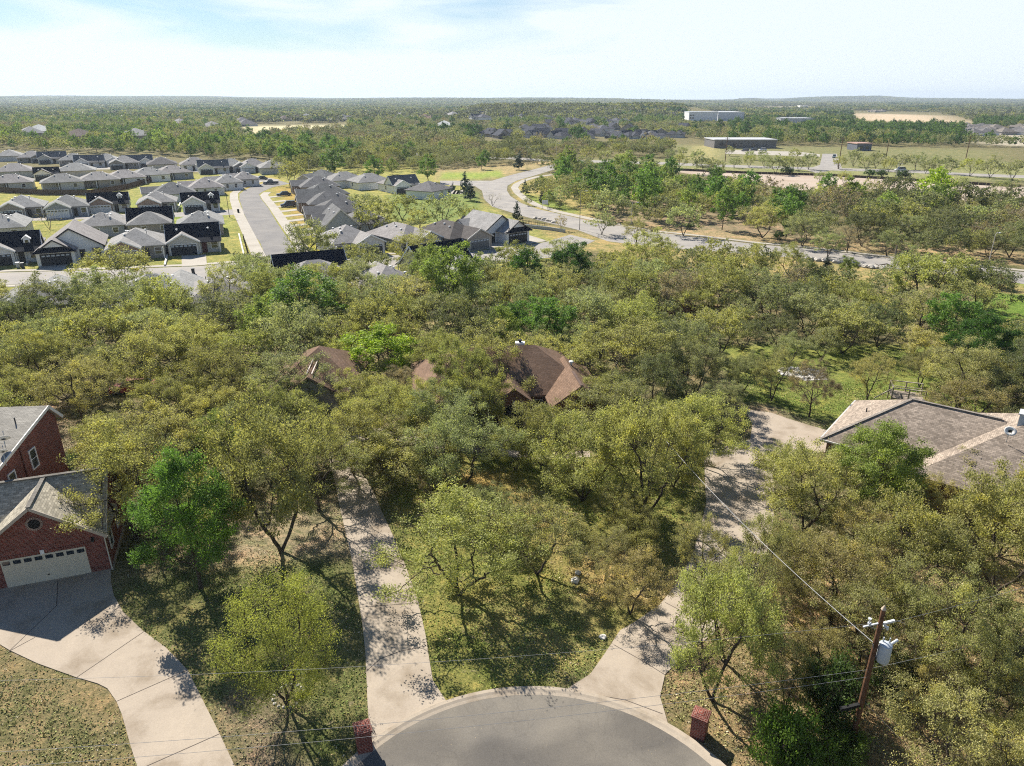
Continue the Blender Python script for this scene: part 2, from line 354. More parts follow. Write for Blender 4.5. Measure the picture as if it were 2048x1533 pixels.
def groundmat():
    m, t, b = newmat('ground', 1.0, .05); v = objco(t)
    a = t.nodes.new('ShaderNodeAttribute'); a.attribute_name = 'soil'
    n = noise(t, .35, 7, .65, v, .6); r = ramp(t, [(.32, (.50, .66, .45)), (.5, (1, 1, 1)), (.66, (1.5, 1.28, 1.25))]); t.links.new(n.outputs[0], r.inputs[0])
    n2 = noise(t, 1.7, 7, .75, v, .8); r2 = ramp(t, [(.34, (.42, .5, .36)), (.5, (1, 1, 1)), (.64, (1.7, 1.5, 1.4))]); t.links.new(n2.outputs[0], r2.inputs[0])
    n3 = noise(t, 8, 5, .8, v, .3); r3 = ramp(t, [(.36, (.5, .56, .45)), (.64, (1.5, 1.42, 1.35))]); t.links.new(n3.outputs[0], r3.inputs[0])
    c = mul(t, mul(t, mul(t, a.outputs['Color'], r.outputs[0], .85), r2.outputs[0], .75), r3.outputs[0], .75)
    nd = noise(t, .55, 6, .7, v, 1.0); rd = ramp(t, [(.60, (0,) * 3), (.68, (1,) * 3)]); t.links.new(nd.outputs[0], rd.inputs[0])
    c = mul(t, c, (.42, .32, .22), mul(t, rd.outputs[0], (.55,) * 3), 'MIX')
    t.links.new(c, b.inputs['Base Color'])
    ad = N(t, 'ShaderNodeMath', operation='ADD'); t.links.new(n2.outputs[0], ad.inputs[0]); t.links.new(n3.outputs[0], ad.inputs[1]); bump(t, b, ad.outputs[0], .9, .16)
    return m
me.materials.append(groundmat()); ground = link(bpy.data.objects.new('ground', me)); tag(ground, 'dry grass and leaf litter ground reaching the wooded horizon', 'ground', kind='structure')

# ---------------------------------------------------------------- flat works: roads, drives, walks
blocked = []                       # ground polygons where no tree may stand
def slab(name, px, z, mat, label, cat='path', world=False, base=-.05, block=True):
    pg = px if world else P2(px)
    b = MB().prism(list(pg), base, z); o = b.build(name, mat); tag(o, label, cat, kind='structure')
    if block: blocked.append(pg)
    return o
def joint(parent, lines, z, w=.045):
    for ln in lines:
        pts = [at(x, y, z) for x, y in ln]; b = MB()
        for p, q_ in zip(pts[:-1], pts[1:]):
            d = (q_ - p).normalized(); s_ = Vector((-d.y, d.x, 0)) * w / 2; b.face([p - s_, q_ - s_, q_ + s_, p + s_])
        b.build('expansion_joint', M['joint'], parent)
def strip(px, w):
    """centre line in pixels and width in metres -> world polygon"""
    pts = [at(x, y) for x, y in px]; Lf, Rt = [], []
    for i, p in enumerate(pts):
        d = pts[min(i + 1, len(pts) - 1)] - pts[max(i - 1, 0)]; d.normalize(); n = Vector((-d.y, d.x, 0)) * w / 2
        Lf.append(tuple((p + n)[:2])); Rt.append(tuple((p - n)[:2]))
    return Lf + Rt[::-1]
CX, CY, CR = 1.07, 18.9, 10.58
circ = [(CX + CR * math.cos(a), CY + CR * math.sin(a)) for a in np.linspace(0, 2 * math.pi, 97)[:-1]]
slab('court_road', circ, .02, M['asphalt_court'], 'worn grey asphalt cul-de-sac scattered with fallen leaves', 'road', True)
slab('court_stem', [(CX - 4.5, -40), (CX + 4.5, -40), (CX + 4.5, 9.6), (CX - 4.5, 9.6)], .016, M['asphalt_court'], 'asphalt street leading into the cul-de-sac', 'road', True)
b = MB(); A = np.linspace(R(-60), R(240), 76)
for a0, a1 in zip(A[:-1], A[1:]):
    q_ = []
    for r_, z_ in ((CR - .02, .022), (CR + .16, .06), (CR + .30, .11), (CR + .50, .12), (CR + .52, -.05)): q_.append((r_, z_))
    for (r0, z0), (r1, z1) in zip(q_[:-1], q_[1:]):
        pt = lambda r_, a_, z_: (CX + r_ * math.cos(a_), CY + r_ * math.sin(a_), z_)
        b.face([pt(r1, a0, z1), pt(r1, a1, z1), pt(r0, a1, z0), pt(r0, a0, z0)])
tag(b.build('court_kerb', M['curb']), 'pale rolled concrete kerb around the cul-de-sac', 'kerb', kind='structure')
def arc(x0, x1, r_=CR + .5, n=10):
    """points on the kerb ring between two x values, far side"""
    return [(x, CY + math.sqrt(max(r_ ** 2 - (x - CX) ** 2, 0))) for x in np.linspace(x0, x1, n)]
a0 = at(745, 1470)[0]; a1 = at(893, 1404)[0]
dl = P2([(866, 1363), (859, 1323), (852, 1275), (835, 1199), (807, 1122), (785, 1070), (762, 1020), (742, 975), (722, 940), (705, 905), (712, 885), (760, 875), (840, 895), (960, 908), (1080, 922), (1180, 915), (1180, 903), (1080, 908), (960, 893), (850, 878), (760, 858), (690, 852), (640, 815), (590, 818), (590, 855), (640, 880), (655, 910), (668, 955), (676, 1000), (690, 1060), (706, 1131), (725, 1252), (731, 1309), (736, 1425)])
o = slab('driveway', arc(a0, a1, CR + .5) + dl, .045, M['concrete'], 'concrete driveway curving from the cul-de-sac to the brown-roofed house', 'driveway', True)
joint(o, [[(729, 1346), (760, 1318), (800, 1303), (852, 1292)], [(707, 1140), (812, 1128)], [(737, 1441), (752, 1470)], [(718, 1215), (838, 1206)]], .05)
a0 = at(1132, 1385)[0]; a1 = at(1335, 1445)[0]
dr = P2([(1320, 1395), (1330, 1350), (1370, 1310), (1425, 1270), (1480, 1200), (1530, 1120), (1545, 1060), (1550, 1000), (1545, 950), (1560, 915), (1700, 900), (1680, 872), (1655, 862), (1600, 846), (1540, 826), (1490, 820), (1505, 850), (1500, 880), (1420, 900), (1408, 920), (1410, 960), (1412, 1010), (1400, 1060), (1385, 1110), (1360, 1160), (1320, 1210), (1270, 1245), (1240, 1262), (1225, 1285), (1205, 1315), (1180, 1350)])
o = slab('driveway', arc(a0, a1) + dr, .045, M['concrete'], 'wide concrete driveway running back to the tan-roofed house', 'driveway', True)
joint(o, [[(1228, 1290), (1285, 1322), (1330, 1350)], [(1140, 1382), (1250, 1400), (1325, 1428)], [(1330, 1205), (1440, 1262)]], .05)
o = slab('driveway', [(-60, 1205), (0, 1176), (110, 1160), (222, 1140), (222, 1166), (228, 1192), (246, 1224), (285, 1262), (330, 1295), (360, 1325), (376, 1342), (400, 1390), (440, 1470), (475, 1545), (515, 1620), (600, 1700), (560, 1860), (400, 1700), (330, 1640), (283, 1560), (262, 1495), (244, 1430), (233, 1404), (215, 1378), (195, 1368), (150, 1355), (75, 1328), (20, 1302), (0, 1290), (-60, 1260)], .045, M['concrete'], 'flared concrete driveway in front of the red brick garage', 'driveway')
joint(o, [[(18, 1303), (113, 1212), (116, 1158)], [(18, 1303), (70, 1275)], [(152, 1356), (290, 1262)], [(233, 1403), (376, 1340)], [(290, 1534), (439, 1468)]], .05)
stA_L = [(534, 521), (520, 485), (510, 473), (489, 430), (479, 400), (479, 389), (489, 381), (506, 373), (527, 367), (560, 362)]
stA_R = [(604, 517), (597, 509), (575, 477), (554, 446), (537, 417), (522, 398), (518, 389), (527, 383), (545, 375), (580, 368)]
slab('street', stA_L + stA_R[::-1], .03, M['asphalt'], 'grey asphalt street climbing through the new subdivision', 'street')
slab('side_street', [(-300, 546), (0, 546), (200, 541), (400, 533), (534, 521), (604, 517), (790, 511), (924, 507), (989, 498), (1058, 490), (1092, 484.6), (1140, 470), (1190, 482), (1150, 500), (1100, 512), (1006, 522), (938, 526), (800, 533), (600, 545), (400, 558), (200, 566), (0, 570), (-300, 570)], .026, M['asphalt_pale'], 'asphalt street crossing in front of the nearest subdivision houses', 'street')
slab('back_street', [(-300, 438), (0, 436), (120, 434), (250, 429), (400, 424), (484, 418), (492, 429), (400, 433), (250, 437), (0, 444), (-300, 446)], .022, M['asphalt_pale'], 'narrow street between the second and third rows of houses', 'street')
slab('back_street', [(-300, 378), (-300, 372), (0, 340), (180, 333), (330, 330), (470, 345), (560, 360), (545, 368), (460, 352), (330, 337), (180, 340), (0, 348)], .018, M['asphalt_pale'], 'narrow street between the rear rows of subdivision houses', 'street')
slab('avenue', [(1107, 329), (1057, 342), (1017, 352), (984, 362), (880, 362), (880, 370), (950, 373), (964, 382), (968, 399), (985, 414), (1021, 425), (1043, 432), (1096, 446), (1154, 460), (1215, 483), (1293, 493), (1450, 506), (1608, 517), (1783, 537.5), (1981, 558), (2048, 569), (2400, 612), (2400, 578), (2048, 545), (1971, 537), (1796, 519), (1600, 496), (1517, 490), (1395, 475), (1301, 464), (1220, 449), (1193, 446), (1135, 432), (1076, 419), (1043, 407), (1021, 393), (1014, 382), (1015, 372), (1033, 362), (1068, 352), (1123, 335), (1160, 327)], .034, M['asphalt_pale'], 'broad pale avenue curving past the subdivision', 'road')
slab('highway', strip([(700, 303), (880, 312), (1002, 316), (1111, 321), (1174, 323), (1233, 324.5), (1322, 327), (1405, 331), (1531, 335), (1757, 341.5), (1835, 344), (1939, 350), (2048, 354), (2400, 372)], 14), .028, M['asphalt_pale'], 'straight road crossing beyond the avenue junction', 'road', True)
slab('car_park', [(1645, 308), (1673, 308), (1684, 337), (1634, 347), (1612, 340), (1640, 330)], .02, M['asphalt_pale'], 'grey asphalt turnout beside the far road', 'car park')
slab('car_park', [(1450, 300), (1596, 304), (1640, 309), (1640, 314), (1450, 308)], .02, M['concrete_white'], 'pale car park in front of the long low building', 'car park')
slab('sidewalk', strip([(1105, 350), (1076, 354), (1050, 361), (1034, 369), (1029, 376), (1035, 386), (1051, 399), (1076, 412), (1115, 424), (1174, 437), (1233, 449)], 2.6), .07, M['concrete_white'], 'winding concrete walk beside the avenue bend', 'sidewalk', True)
slab('sidewalk', strip([(1237, 450), (1301, 462), (1397, 472), (1520, 487), (1600, 493.5), (1796, 516.5), (1971, 534), (2048, 542), (2400, 572)], 1.6), .08, M['concrete_white'], 'straight concrete walk along the far edge of the avenue', 'sidewalk', True)
slab('sidewalk', strip([(520, 517), (499, 473), (478, 430), (468, 400), (468, 388), (480, 378), (500, 370), (522, 363)], 2.6), .075, M['concrete_white'], 'pale walk and kerb on the near-left edge of the subdivision street', 'sidewalk', True)
slab('sidewalk', strip([(620, 516), (608, 500), (588, 473), (566, 443), (548, 417), (533, 399), (528, 391), (535, 385)], 2.6), .075, M['concrete_white'], 'pale walk and kerb on the driveway side of the subdivision street', 'sidewalk', True)
slab('sidewalk', strip([(620, 512), (790, 508), (924, 503.5), (989, 495), (1058, 487), (1090, 482)], 1.5), .08, M['concrete_white'], 'pale walk along the crossing street beside the dark-roofed farmhouse', 'sidewalk', True)
slab('sidewalk', strip([(938, 528), (1006, 524.5), (1100, 514.5), (1150, 503)], 1.2), .08, M['concrete_white'], 'pale walk on the wooded edge of the crossing street', 'sidewalk', True)
slab('sidewalk', strip([(-300, 543), (0, 543), (200, 538), (400, 530), (520, 520)], 1.6), .08, M['concrete_white'], 'pale walk in front of the nearest left row of houses', 'sidewalk', True)
slab('sidewalk', strip([(-300, 573), (0, 573), (200, 569), (400, 561), (560, 550)], 1.4), .08, M['concrete_white'], 'pale walk behind the big spreading street oak', 'sidewalk', True)
for i, t_ in enumerate(np.linspace(.03, .93, 9)):    # drives on the right of the subdivision street
    x0, y0 = 531 + (596 - 531) * t_, 393 + (480 - 393) * t_
    wpx = 28 + 32 * t_
    p = at(x0, y0 * .98 + 8); q_ = at(x0 + wpx, y0 * .98 + 8 - 3 - 4 * t_)
    d = (q_ - p).normalized(); n_ = Vector((-d.y, d.x, 0)) * (1.5 if i < 8 else 1.7)
    slab('house_drive', [tuple((p + n_)[:2]), tuple((q_ + n_)[:2]), tuple((q_ - n_)[:2]), tuple((p - n_)[:2])], .06, M['concrete_white'], 'pale concrete drive crossing the strip of front lawn', 'driveway', True)
slab('house_drive', [(363, 512), (412, 510), (414, 531), (364, 534)], .06, M['concrete_white'], 'concrete drive before the dark garage door of the corner house', 'driveway')
slab('house_drive', [(84, 524), (142, 518), (128, 541), (76, 544)], .06, M['concrete_white'], 'concrete drive before the white dark-trimmed farmhouse', 'driveway')
slab('house_drive', [(700, 496), (744, 494), (746, 510), (716, 511)], .06, M['concrete_white'], 'short concrete drive under the parked silver car', 'driveway')
slab('house_drive', [(828, 491), (877, 487), (915, 502), (860, 507)], .06, M['concrete_white'], 'concrete drive before the white garage door', 'driveway')
slab('house_drive', [(950, 481), (985, 474), (1020, 490), (978, 499)], .06, M['concrete_white'], 'concrete drive before the brown-grey house', 'driveway')
slab('house_drive', [(1020, 473), (1044, 467), (1090, 481), (1060, 489)], .06, M['concrete_white'], 'concrete drive before the white black-trimmed house', 'driveway')
slab('dirt_lot', [(1320, 338), (1505, 347), (1600, 350), (1652, 351), (1725, 357), (1809, 360), (1892, 368), (2048, 374.5), (2400, 392), (2400, 430), (2048, 402), (1939, 404), (1887, 390), (1783, 381), (1715, 376), (1600, 381), (1548, 373), (1491, 362), (1387, 350)], .02, M['dirt'], 'bare pinkish graded dirt strip cleared for construction', 'dirt lot')

# ---------------------------------------------------------------- trees: skeleton by space colonisation, foliage as leaf faces
def grow(attr, nodes, par, step, kill, rng, iters=90, jit=.22, up=.06):
    pos = [np.array(p, float) for p in nodes]; par = list(par); A_ = attr.copy()
    P0 = np.array(pos); D_ = np.linalg.norm(A_[:, None] - P0[None], axis=2); idx = D_.argmin(1); dm = D_.min(1)
    alive = np.ones(len(A_), bool)
    for _ in range(iters):
        if not alive.any(): break
        ai = np.where(alive)[0]; uq, inv = np.unique(idx[ai], return_inverse=True)
        Pn = np.array([pos[i] for i in uq]); v = A_[ai] - Pn[inv]; v /= np.linalg.norm(v, axis=1)[:, None] + 1e-9
        dsum = np.zeros((len(uq), 3)); np.add.at(dsum, inv, v)
        dsum /= np.linalg.norm(dsum, axis=1)[:, None] + 1e-9
        dsum += rng.normal(0, jit, dsum.shape); dsum[:, 2] += up; dsum /= np.linalg.norm(dsum, axis=1)[:, None]
        new = Pn + dsum * step; base = len(pos)
        for k in range(len(uq)): pos.append(new[k]); par.append(int(uq[k]))
        dd = np.linalg.norm(A_[ai][:, None] - new[None], axis=2); j = dd.argmin(1); m = dd[np.arange(len(ai)), j]
        bt = m < dm[ai]; idx[ai[bt]] = base + j[bt]; dm[ai[bt]] = m[bt]
        alive[ai[dm[ai] < kill]] = False
        if len(pos) > 6000: break
    return np.array(pos), np.array(par)
def radii(par, rtip, ex, rmax):
    n = len(par); a = np.zeros(n); ch = np.zeros(n, int)
    for i in range(n - 1, -1, -1):
        if ch[i] == 0: a[i] = rtip ** ex
        if par[i] >= 0: a[par[i]] += a[i]; ch[par[i]] += 1
    r = a ** (1 / ex); return np.minimum(r, rmax * (r / r.max()) ** .8 if r.max() > rmax else r), ch
def seg_mesh(name, P, par, r, rmin):
    V = []; Fc = []; off = 0
    ids = np.where((par >= 0) & (r >= rmin))[0]
    for k, sel in ((7, ids[r[ids] > .07]), (5, ids[(r[ids] <= .07) & (r[ids] > .028)]), (3, ids[r[ids] <= .028])):
        if not len(sel): continue
        p0 = P[par[sel]]; p1 = P[sel]; r0 = np.minimum(r[par[sel]], r[sel] * 1.35); r1 = r[sel]
        d = p1 - p0; d /= np.linalg.norm(d, axis=1)[:, None] + 1e-9; p1 = p1 + d * (r1 * .35)[:, None]
        ref = np.where(np.abs(d[:, 2:3]) < .9, np.array([[0, 0, 1.]]), np.array([[1., 0, 0]])); t = np.cross(d, ref); t /= np.linalg.norm(t, axis=1)[:, None]; u = np.cross(t, d)
        a = np.arange(k) * 2 * np.pi / k; cs = np.cos(a)[None, :, None]; sn = np.sin(a)[None, :, None]
        ring = t[:, None] * cs + u[:, None] * sn
        vv = np.concatenate([p0[:, None] + ring * r0[:, None, None], p1[:, None] + ring * r1[:, None, None]], 1).reshape(-1, 3)
        m = len(sel); b0 = off + np.arange(m)[:, None] * 2 * k; j = np.arange(k)[None]; jn = (j + 1) % k
        Fc.append(np.stack([b0 + j, b0 + jn, b0 + k + jn, b0 + k + j], -1).reshape(-1, 4)); V.append(vv); off += len(vv)
    if not V: return bpy.data.meshes.new(name)
    return quad_mesh(name, np.concatenate(V), np.concatenate(Fc), None, True)
def quad_mesh(name, V, Q, tint=None, smooth=False):
    me = bpy.data.meshes.new(name); me.vertices.add(len(V)); me.vertices.foreach_set('co', V.astype(np.float32).ravel())
    me.loops.add(Q.size); me.loops.foreach_set('vertex_index', Q.ravel().astype(np.int32)); me.polygons.add(len(Q))
    me.polygons.foreach_set('loop_start', (np.arange(len(Q)) * Q.shape[1]).astype(np.int32)); me.update(calc_edges=True)
    if tint is not None: a = me.attributes.new('tint', 'FLOAT', 'FACE'); a.data.foreach_set('value', tint.astype(np.float32))
    if smooth: me.polygons.foreach_set('use_smooth', np.ones(len(Q), bool))
    return me
def leaf_mesh(name, C0, size, tint, rng, upb=.55, aspect=.62):
    n = len(C0); nrm = rng.normal(0, 1, (n, 3)); nrm /= np.linalg.norm(nrm, axis=1)[:, None]; nrm[:, 2] = np.abs(nrm[:, 2]) * .6 + upb * rng.random(n); nrm /= np.linalg.norm(nrm, axis=1)[:, None]
    a = rng.normal(0, 1, (n, 3)); a -= nrm * (a * nrm).sum(1)[:, None]; a /= np.linalg.norm(a, axis=1)[:, None]; b = np.cross(nrm, a)
    s = (size * rng.uniform(.6, 1.35, n))[:, None] * .5; bow = nrm * s * .25
    V = np.stack([C0 + a * s, C0 + b * s * aspect - bow, C0 - a * s, C0 - b * s * aspect - bow], 1).reshape(-1, 3)
    return quad_mesh(name, V, np.arange(4 * n).reshape(-1, 4), tint)
def lobes(kind, R_, H_, rng):
    L_ = []
    if kind == 'oak':        # broad uneven dome made of many separate pads
        n = rng.integers(17, 23); p1, p2, p3 = rng.uniform(0, 6.28, 3)
        for i in range(n):
            az = i * 2.39996 + rng.uniform(-.4, .4); rr = math.sqrt((i + .5) / n) * .86 * (1 + .22 * math.sin(az * 2 + p1) + .16 * math.sin(az * 3 + p2)); h = H_ * (.86 - .32 * rr ** 2 + rng.uniform(-.16, .06) + .05 * math.sin(az + p3))
            L_.append((R_ * rr * math.cos(az), R_ * rr * math.sin(az), h, R_ * rng.uniform(.20, .34), R_ * rng.uniform(.16, .26)))
        for i in range(8):
            az = i * .785 + rng.uniform(-.3, .3); rr = rng.uniform(.5, .9)
            L_.append((R_ * rr * math.cos(az), R_ * rr * math.sin(az), H_ * rng.uniform(.34, .5), R_ * rng.uniform(.18, .28), R_ * rng.uniform(.12, .2)))
    elif kind == 'elm':
        n = 15
        for i in range(n):
            t_ = (i + .5) / n; az = i * 2.39996; prof = math.sin(math.pi * (.18 + .78 * t_)) ** .8; rr = .72 * prof * rng.uniform(.7, 1.1)
            L_.append((R_ * rr * math.cos(az), R_ * rr * math.sin(az), H_ * (.28 + .66 * t_), R_ * rng.uniform(.26, .40), R_ * rng.uniform(.22, .34)))
    elif kind == 'round':
        n = 18
        for i in range(n):
            z_ = 1 - 1.75 * (i + .5) / n; rr = math.sqrt(max(1 - z_ * z_, 0)) * .72; az = i * 2.39996
            L_.append((R_ * rr * math.cos(az), R_ * rr * math.sin(az), H_ * (.52 + .40 * z_), R_ * rng.uniform(.28, .38), R_ * rng.uniform(.26, .34)))
    elif kind == 'cedar':
        n = 16
        for i in range(n):
            t_ = (i + .5) / n; az = i * 2.39996; rr = .62 * (1 - t_) ** .75 * rng.uniform(.7, 1.15)
            L_.append((R_ * rr * math.cos(az), R_ * rr * math.sin(az), H_ * (.12 + .84 * t_), R_ * (.42 - .26 * t_), H_ * .09))
    elif kind == 'bush':
        for i in range(11):
            az = i * 2.39996; rr = math.sqrt((i + .5) / 11) * .7
            L_.append((R_ * rr * math.cos(az), R_ * rr * math.sin(az), H_ * (.62 - .3 * rr), R_ * rng.uniform(.3, .42), H_ * .26))
    return L_
SPEC = {  # shape, radius, height, stems, leaves, leaf size, twig spread, lean
    'oak': dict(shape='oak', R=5, H=7.8, na=860, stems=(2, 3), n=27000, s=.125, sig=.25, tuft=.22, fork=.15),
    'oak_thin': dict(shape='oak', R=5, H=8.2, na=860, stems=(1, 2), n=20000, s=.115, sig=.23, tuft=.22, fork=.22),
    'elm': dict(shape='elm', R=4, H=9, na=560, stems=(1, 1), n=28000, s=.15, sig=.27, tuft=.28, fork=.2),
    'bud': dict(shape='round', R=4.4, H=8.4, na=760, stems=(3, 4), n=34000, s=.10, sig=.25, fork=.06),
    'cedar': dict(shape='cedar', R=2.6, H=6.5, na=420, stems=(1, 1), n=13000, s=.15, sig=.16, fork=.1),
    'bush': dict(shape='bush', R=2.4, H=3.2, na=320, stems=(4, 5), n=9000, s=.14, sig=.2, fork=.05),
    'bare': dict(shape='oak', R=4.4, H=7.2, na=760, stems=(2, 3), n=1900, s=.10, sig=.22, fork=.2),
}
LOD = ((1.0, 1.0, .0), (.34, 1.62, .016), (.09, 3.0, .035), (.022, 5.6, .09))
def make_tree(kind, seed):
    sp = SPEC[kind]; rng = np.random.default_rng(seed); R_, H_ = sp['R'], sp['H']
    L_ = lobes(sp['shape'], R_, H_, rng)
    w = np.array([l[3] ** 2 for l in L_]); w /= w.sum(); A_ = []; lid = []
    for _ in range(sp['na']):
        k = rng.choice(len(L_), p=w); l = L_[k]; d = rng.normal(0, 1, 3); d /= np.linalg.norm(d); q_ = rng.uniform(.35, 1) ** .6
        A_.append((l[0] + d[0] * l[3] * q_, l[1] + d[1] * l[3] * q_, max(l[2] + d[2] * l[4] * q_, .5))); lid.append(k)
    A_ = np.array(A_); nodes = [(0, 0, 0)]; par = [-1]; ns = rng.integers(sp['stems'][0], sp['stems'][1] + 1); az0 = rng.uniform(0, 6.28)
    fh = H_ * sp['fork']
    if ns == 1:
        x = y = 0; n_ = max(2, int(fh / .4))
        for i in range(n_): x += rng.normal(0, .05); y += rng.normal(0, .05); nodes.append((x, y, fh * (i + 1) / n_)); par.append(len(nodes) - 2)
        if kind == 'cedar':
            for i in range(12): nodes.append((x * .5, y * .5, fh + (H_ * .93 - fh) * (i + 1) / 12)); par.append(len(nodes) - 2)
    else:
        for s_ in range(ns):
            az = az0 + s_ * 6.283 / ns + rng.uniform(-.5, .5); ln = rng.uniform(.35, .8) if kind != 'bud' else .3; prev = 0; n_ = max(3, int(fh * 1.6 / .35)); x = y = 0
            for i in range(n_):
                z = fh * 1.6 * (i + 1) / n_; x += math.cos(az) * ln * .35 + rng.normal(0, .05); y += math.sin(az) * ln * .35 + rng.normal(0, .05)
                nodes.append((x, y, z)); par.append(prev); prev = len(nodes) - 1
    P_, par = grow(A_, nodes, par, .34, .42, rng, jit=.30 if sp['shape'] == 'oak' else .16)
    r, ch = radii(par, .011, 1.98, {'oak': .34, 'oak_thin': .28, 'elm': .26, 'bud': .15, 'cedar': .14, 'bush': .07, 'bare': .2}[kind])
    r[0] = r[1:4].max() * 1.25
    # twigs: fine end branches off thin nodes
    thin = np.where((r < .035) & (P_[:, 2] > H_ * (.25 if kind not in ('cedar', 'bush') else .05)))[0]
    nt_ = 1100 if kind in ('bare', 'bud') else 500; tb = thin[rng.integers(0, len(thin), nt_)]; td = rng.normal(0, 1, (nt_, 3)); td[:, 2] = np.abs(td[:, 2]) * .8; td /= np.linalg.norm(td, axis=1)[:, None]
    tw = P_[tb] + td * rng.uniform(.25, .6, nt_)[:, None]; P2_ = np.concatenate([P_, tw]); par2 = np.concatenate([par, tb]); r2 = np.concatenate([r, np.full(nt_, .0075)])
    src = np.concatenate([P_[thin], tw]); n = sp['n']; sg = sp['sig']
    keep = rng.random(len(src)) < sp.get('tuft', .5); src = src[keep]; wt = rng.exponential(1, len(src)) + .15; pick = rng.choice(len(src), n, p=wt / wt.sum())
    Cc = src[pick] + rng.normal(0, 1, (n, 3)) * np.array([sg, sg, sg * .7])
    # clump colour: noise by nearest lobe + individual leaf
    lobc = np.array([(l[0], l[1], l[2]) for l in L_]); lv = rng.random(len(L_)); near = ((src[:, None] - lobc[None]) ** 2).sum(2).argmin(1)[pick]; tv = rng.random(len(src))[pick]
    tint = np.clip(.35 * lv[near] + .35 * tv + .3 * rng.random(n) + rng.normal(0, .06, n), 0, 1)
    out = []
    for f_, sm, rm in LOD:
        k = int(n * f_); out.append((seg_mesh('trunk', P2_, par2, r2, rm), leaf_mesh('crown', Cc[:k], sp['s'] * sm, tint[:k], rng)))
    return dict(lod=out, R=R_, H=H_, zc=H_ * {'oak': .64, 'elm': .58, 'round': .52, 'cedar': .42, 'bush': .5}[sp['shape']])
VAR = {}
for kind, seeds in (('oak', (1, 2, 3, 4, 5, 6)), ('oak_thin', (11, 12, 13, 14)), ('elm', (21, 22, 23)), ('bud', (31,)), ('cedar', (41, 42)), ('bush', (51,)), ('bare', (61, 62))):
    VAR[kind] = [make_tree(kind, s) for s in seeds]
for kind in VAR:
    for v in VAR[kind]:
        for tm, cm in v['lod']:
            tm.materials.append(M['bark_grey'] if kind == 'bare' else M['bark']); cm.materials.append(M['needle'] if kind == 'cedar' else M['leaf'])
# what is printed in the crown: albedo per look (r,g,b), tree name, adjective, shape kind
LOOK = {
    'oak':    ((0.405, 0.405, 0.150), 'live_oak', 'olive green', 'oak'),
    'oakY':   ((0.430, 0.410, 0.160), 'live_oak', 'yellow-tinged', 'oak'),
    'oakG':   ((0.335, 0.355, 0.180), 'live_oak', 'grey-green', 'oak'),
    'oakD':   ((0.195, 0.215, 0.105), 'live_oak', 'dark olive', 'oak'),
    'thin':   ((0.430, 0.415, 0.190), 'live_oak', 'thin see-through olive', 'oak_thin'),
    'thinY':  ((0.439, 0.395, 0.176), 'live_oak', 'thin yellow-brown', 'oak_thin'),
    'brown':  ((0.362, 0.300, 0.208), 'live_oak', 'brownish', 'oak_thin'),
    'green':  ((0.155, 0.265, 0.060), 'elm_tree', 'bright green', 'elm'),
    'greenD': ((0.064, 0.149, 0.026), 'elm_tree', 'deep green', 'elm'),
    'lime':   ((0.340, 0.460, 0.045), 'elm_tree', 'lime green', 'elm'),
    'olgreen':((0.280, 0.350, 0.095), 'elm_tree', 'fresh green', 'elm'),
    'bud':    ((0.420, 0.430, 0.120), 'budding_tree', 'pale budding', 'bud'),
    'cedar':  ((.030, .060, .030), 'juniper', 'dark green', 'cedar'),
    'cedarB': ((.040, .075, .052), 'juniper', 'blue-green', 'cedar'),
    'bush':   ((0.075, 0.125, 0.038), 'shrub', 'dark leafy', 'bush'),
    'bushG':  ((.160, .250, .045), 'shrub', 'light green', 'bush'),
    'bushT':  ((.260, .220, .130), 'shrub', 'dry tan', 'bush'),
    'bare':   ((.260, .220, .140), 'bare_tree', 'leafless grey', 'bare'),
}
TREES = []      # (cx, cy, rpx, look, basex, basey)
def T(*a): TREES.append(a if len(a) > 4 else (*a, None, None))
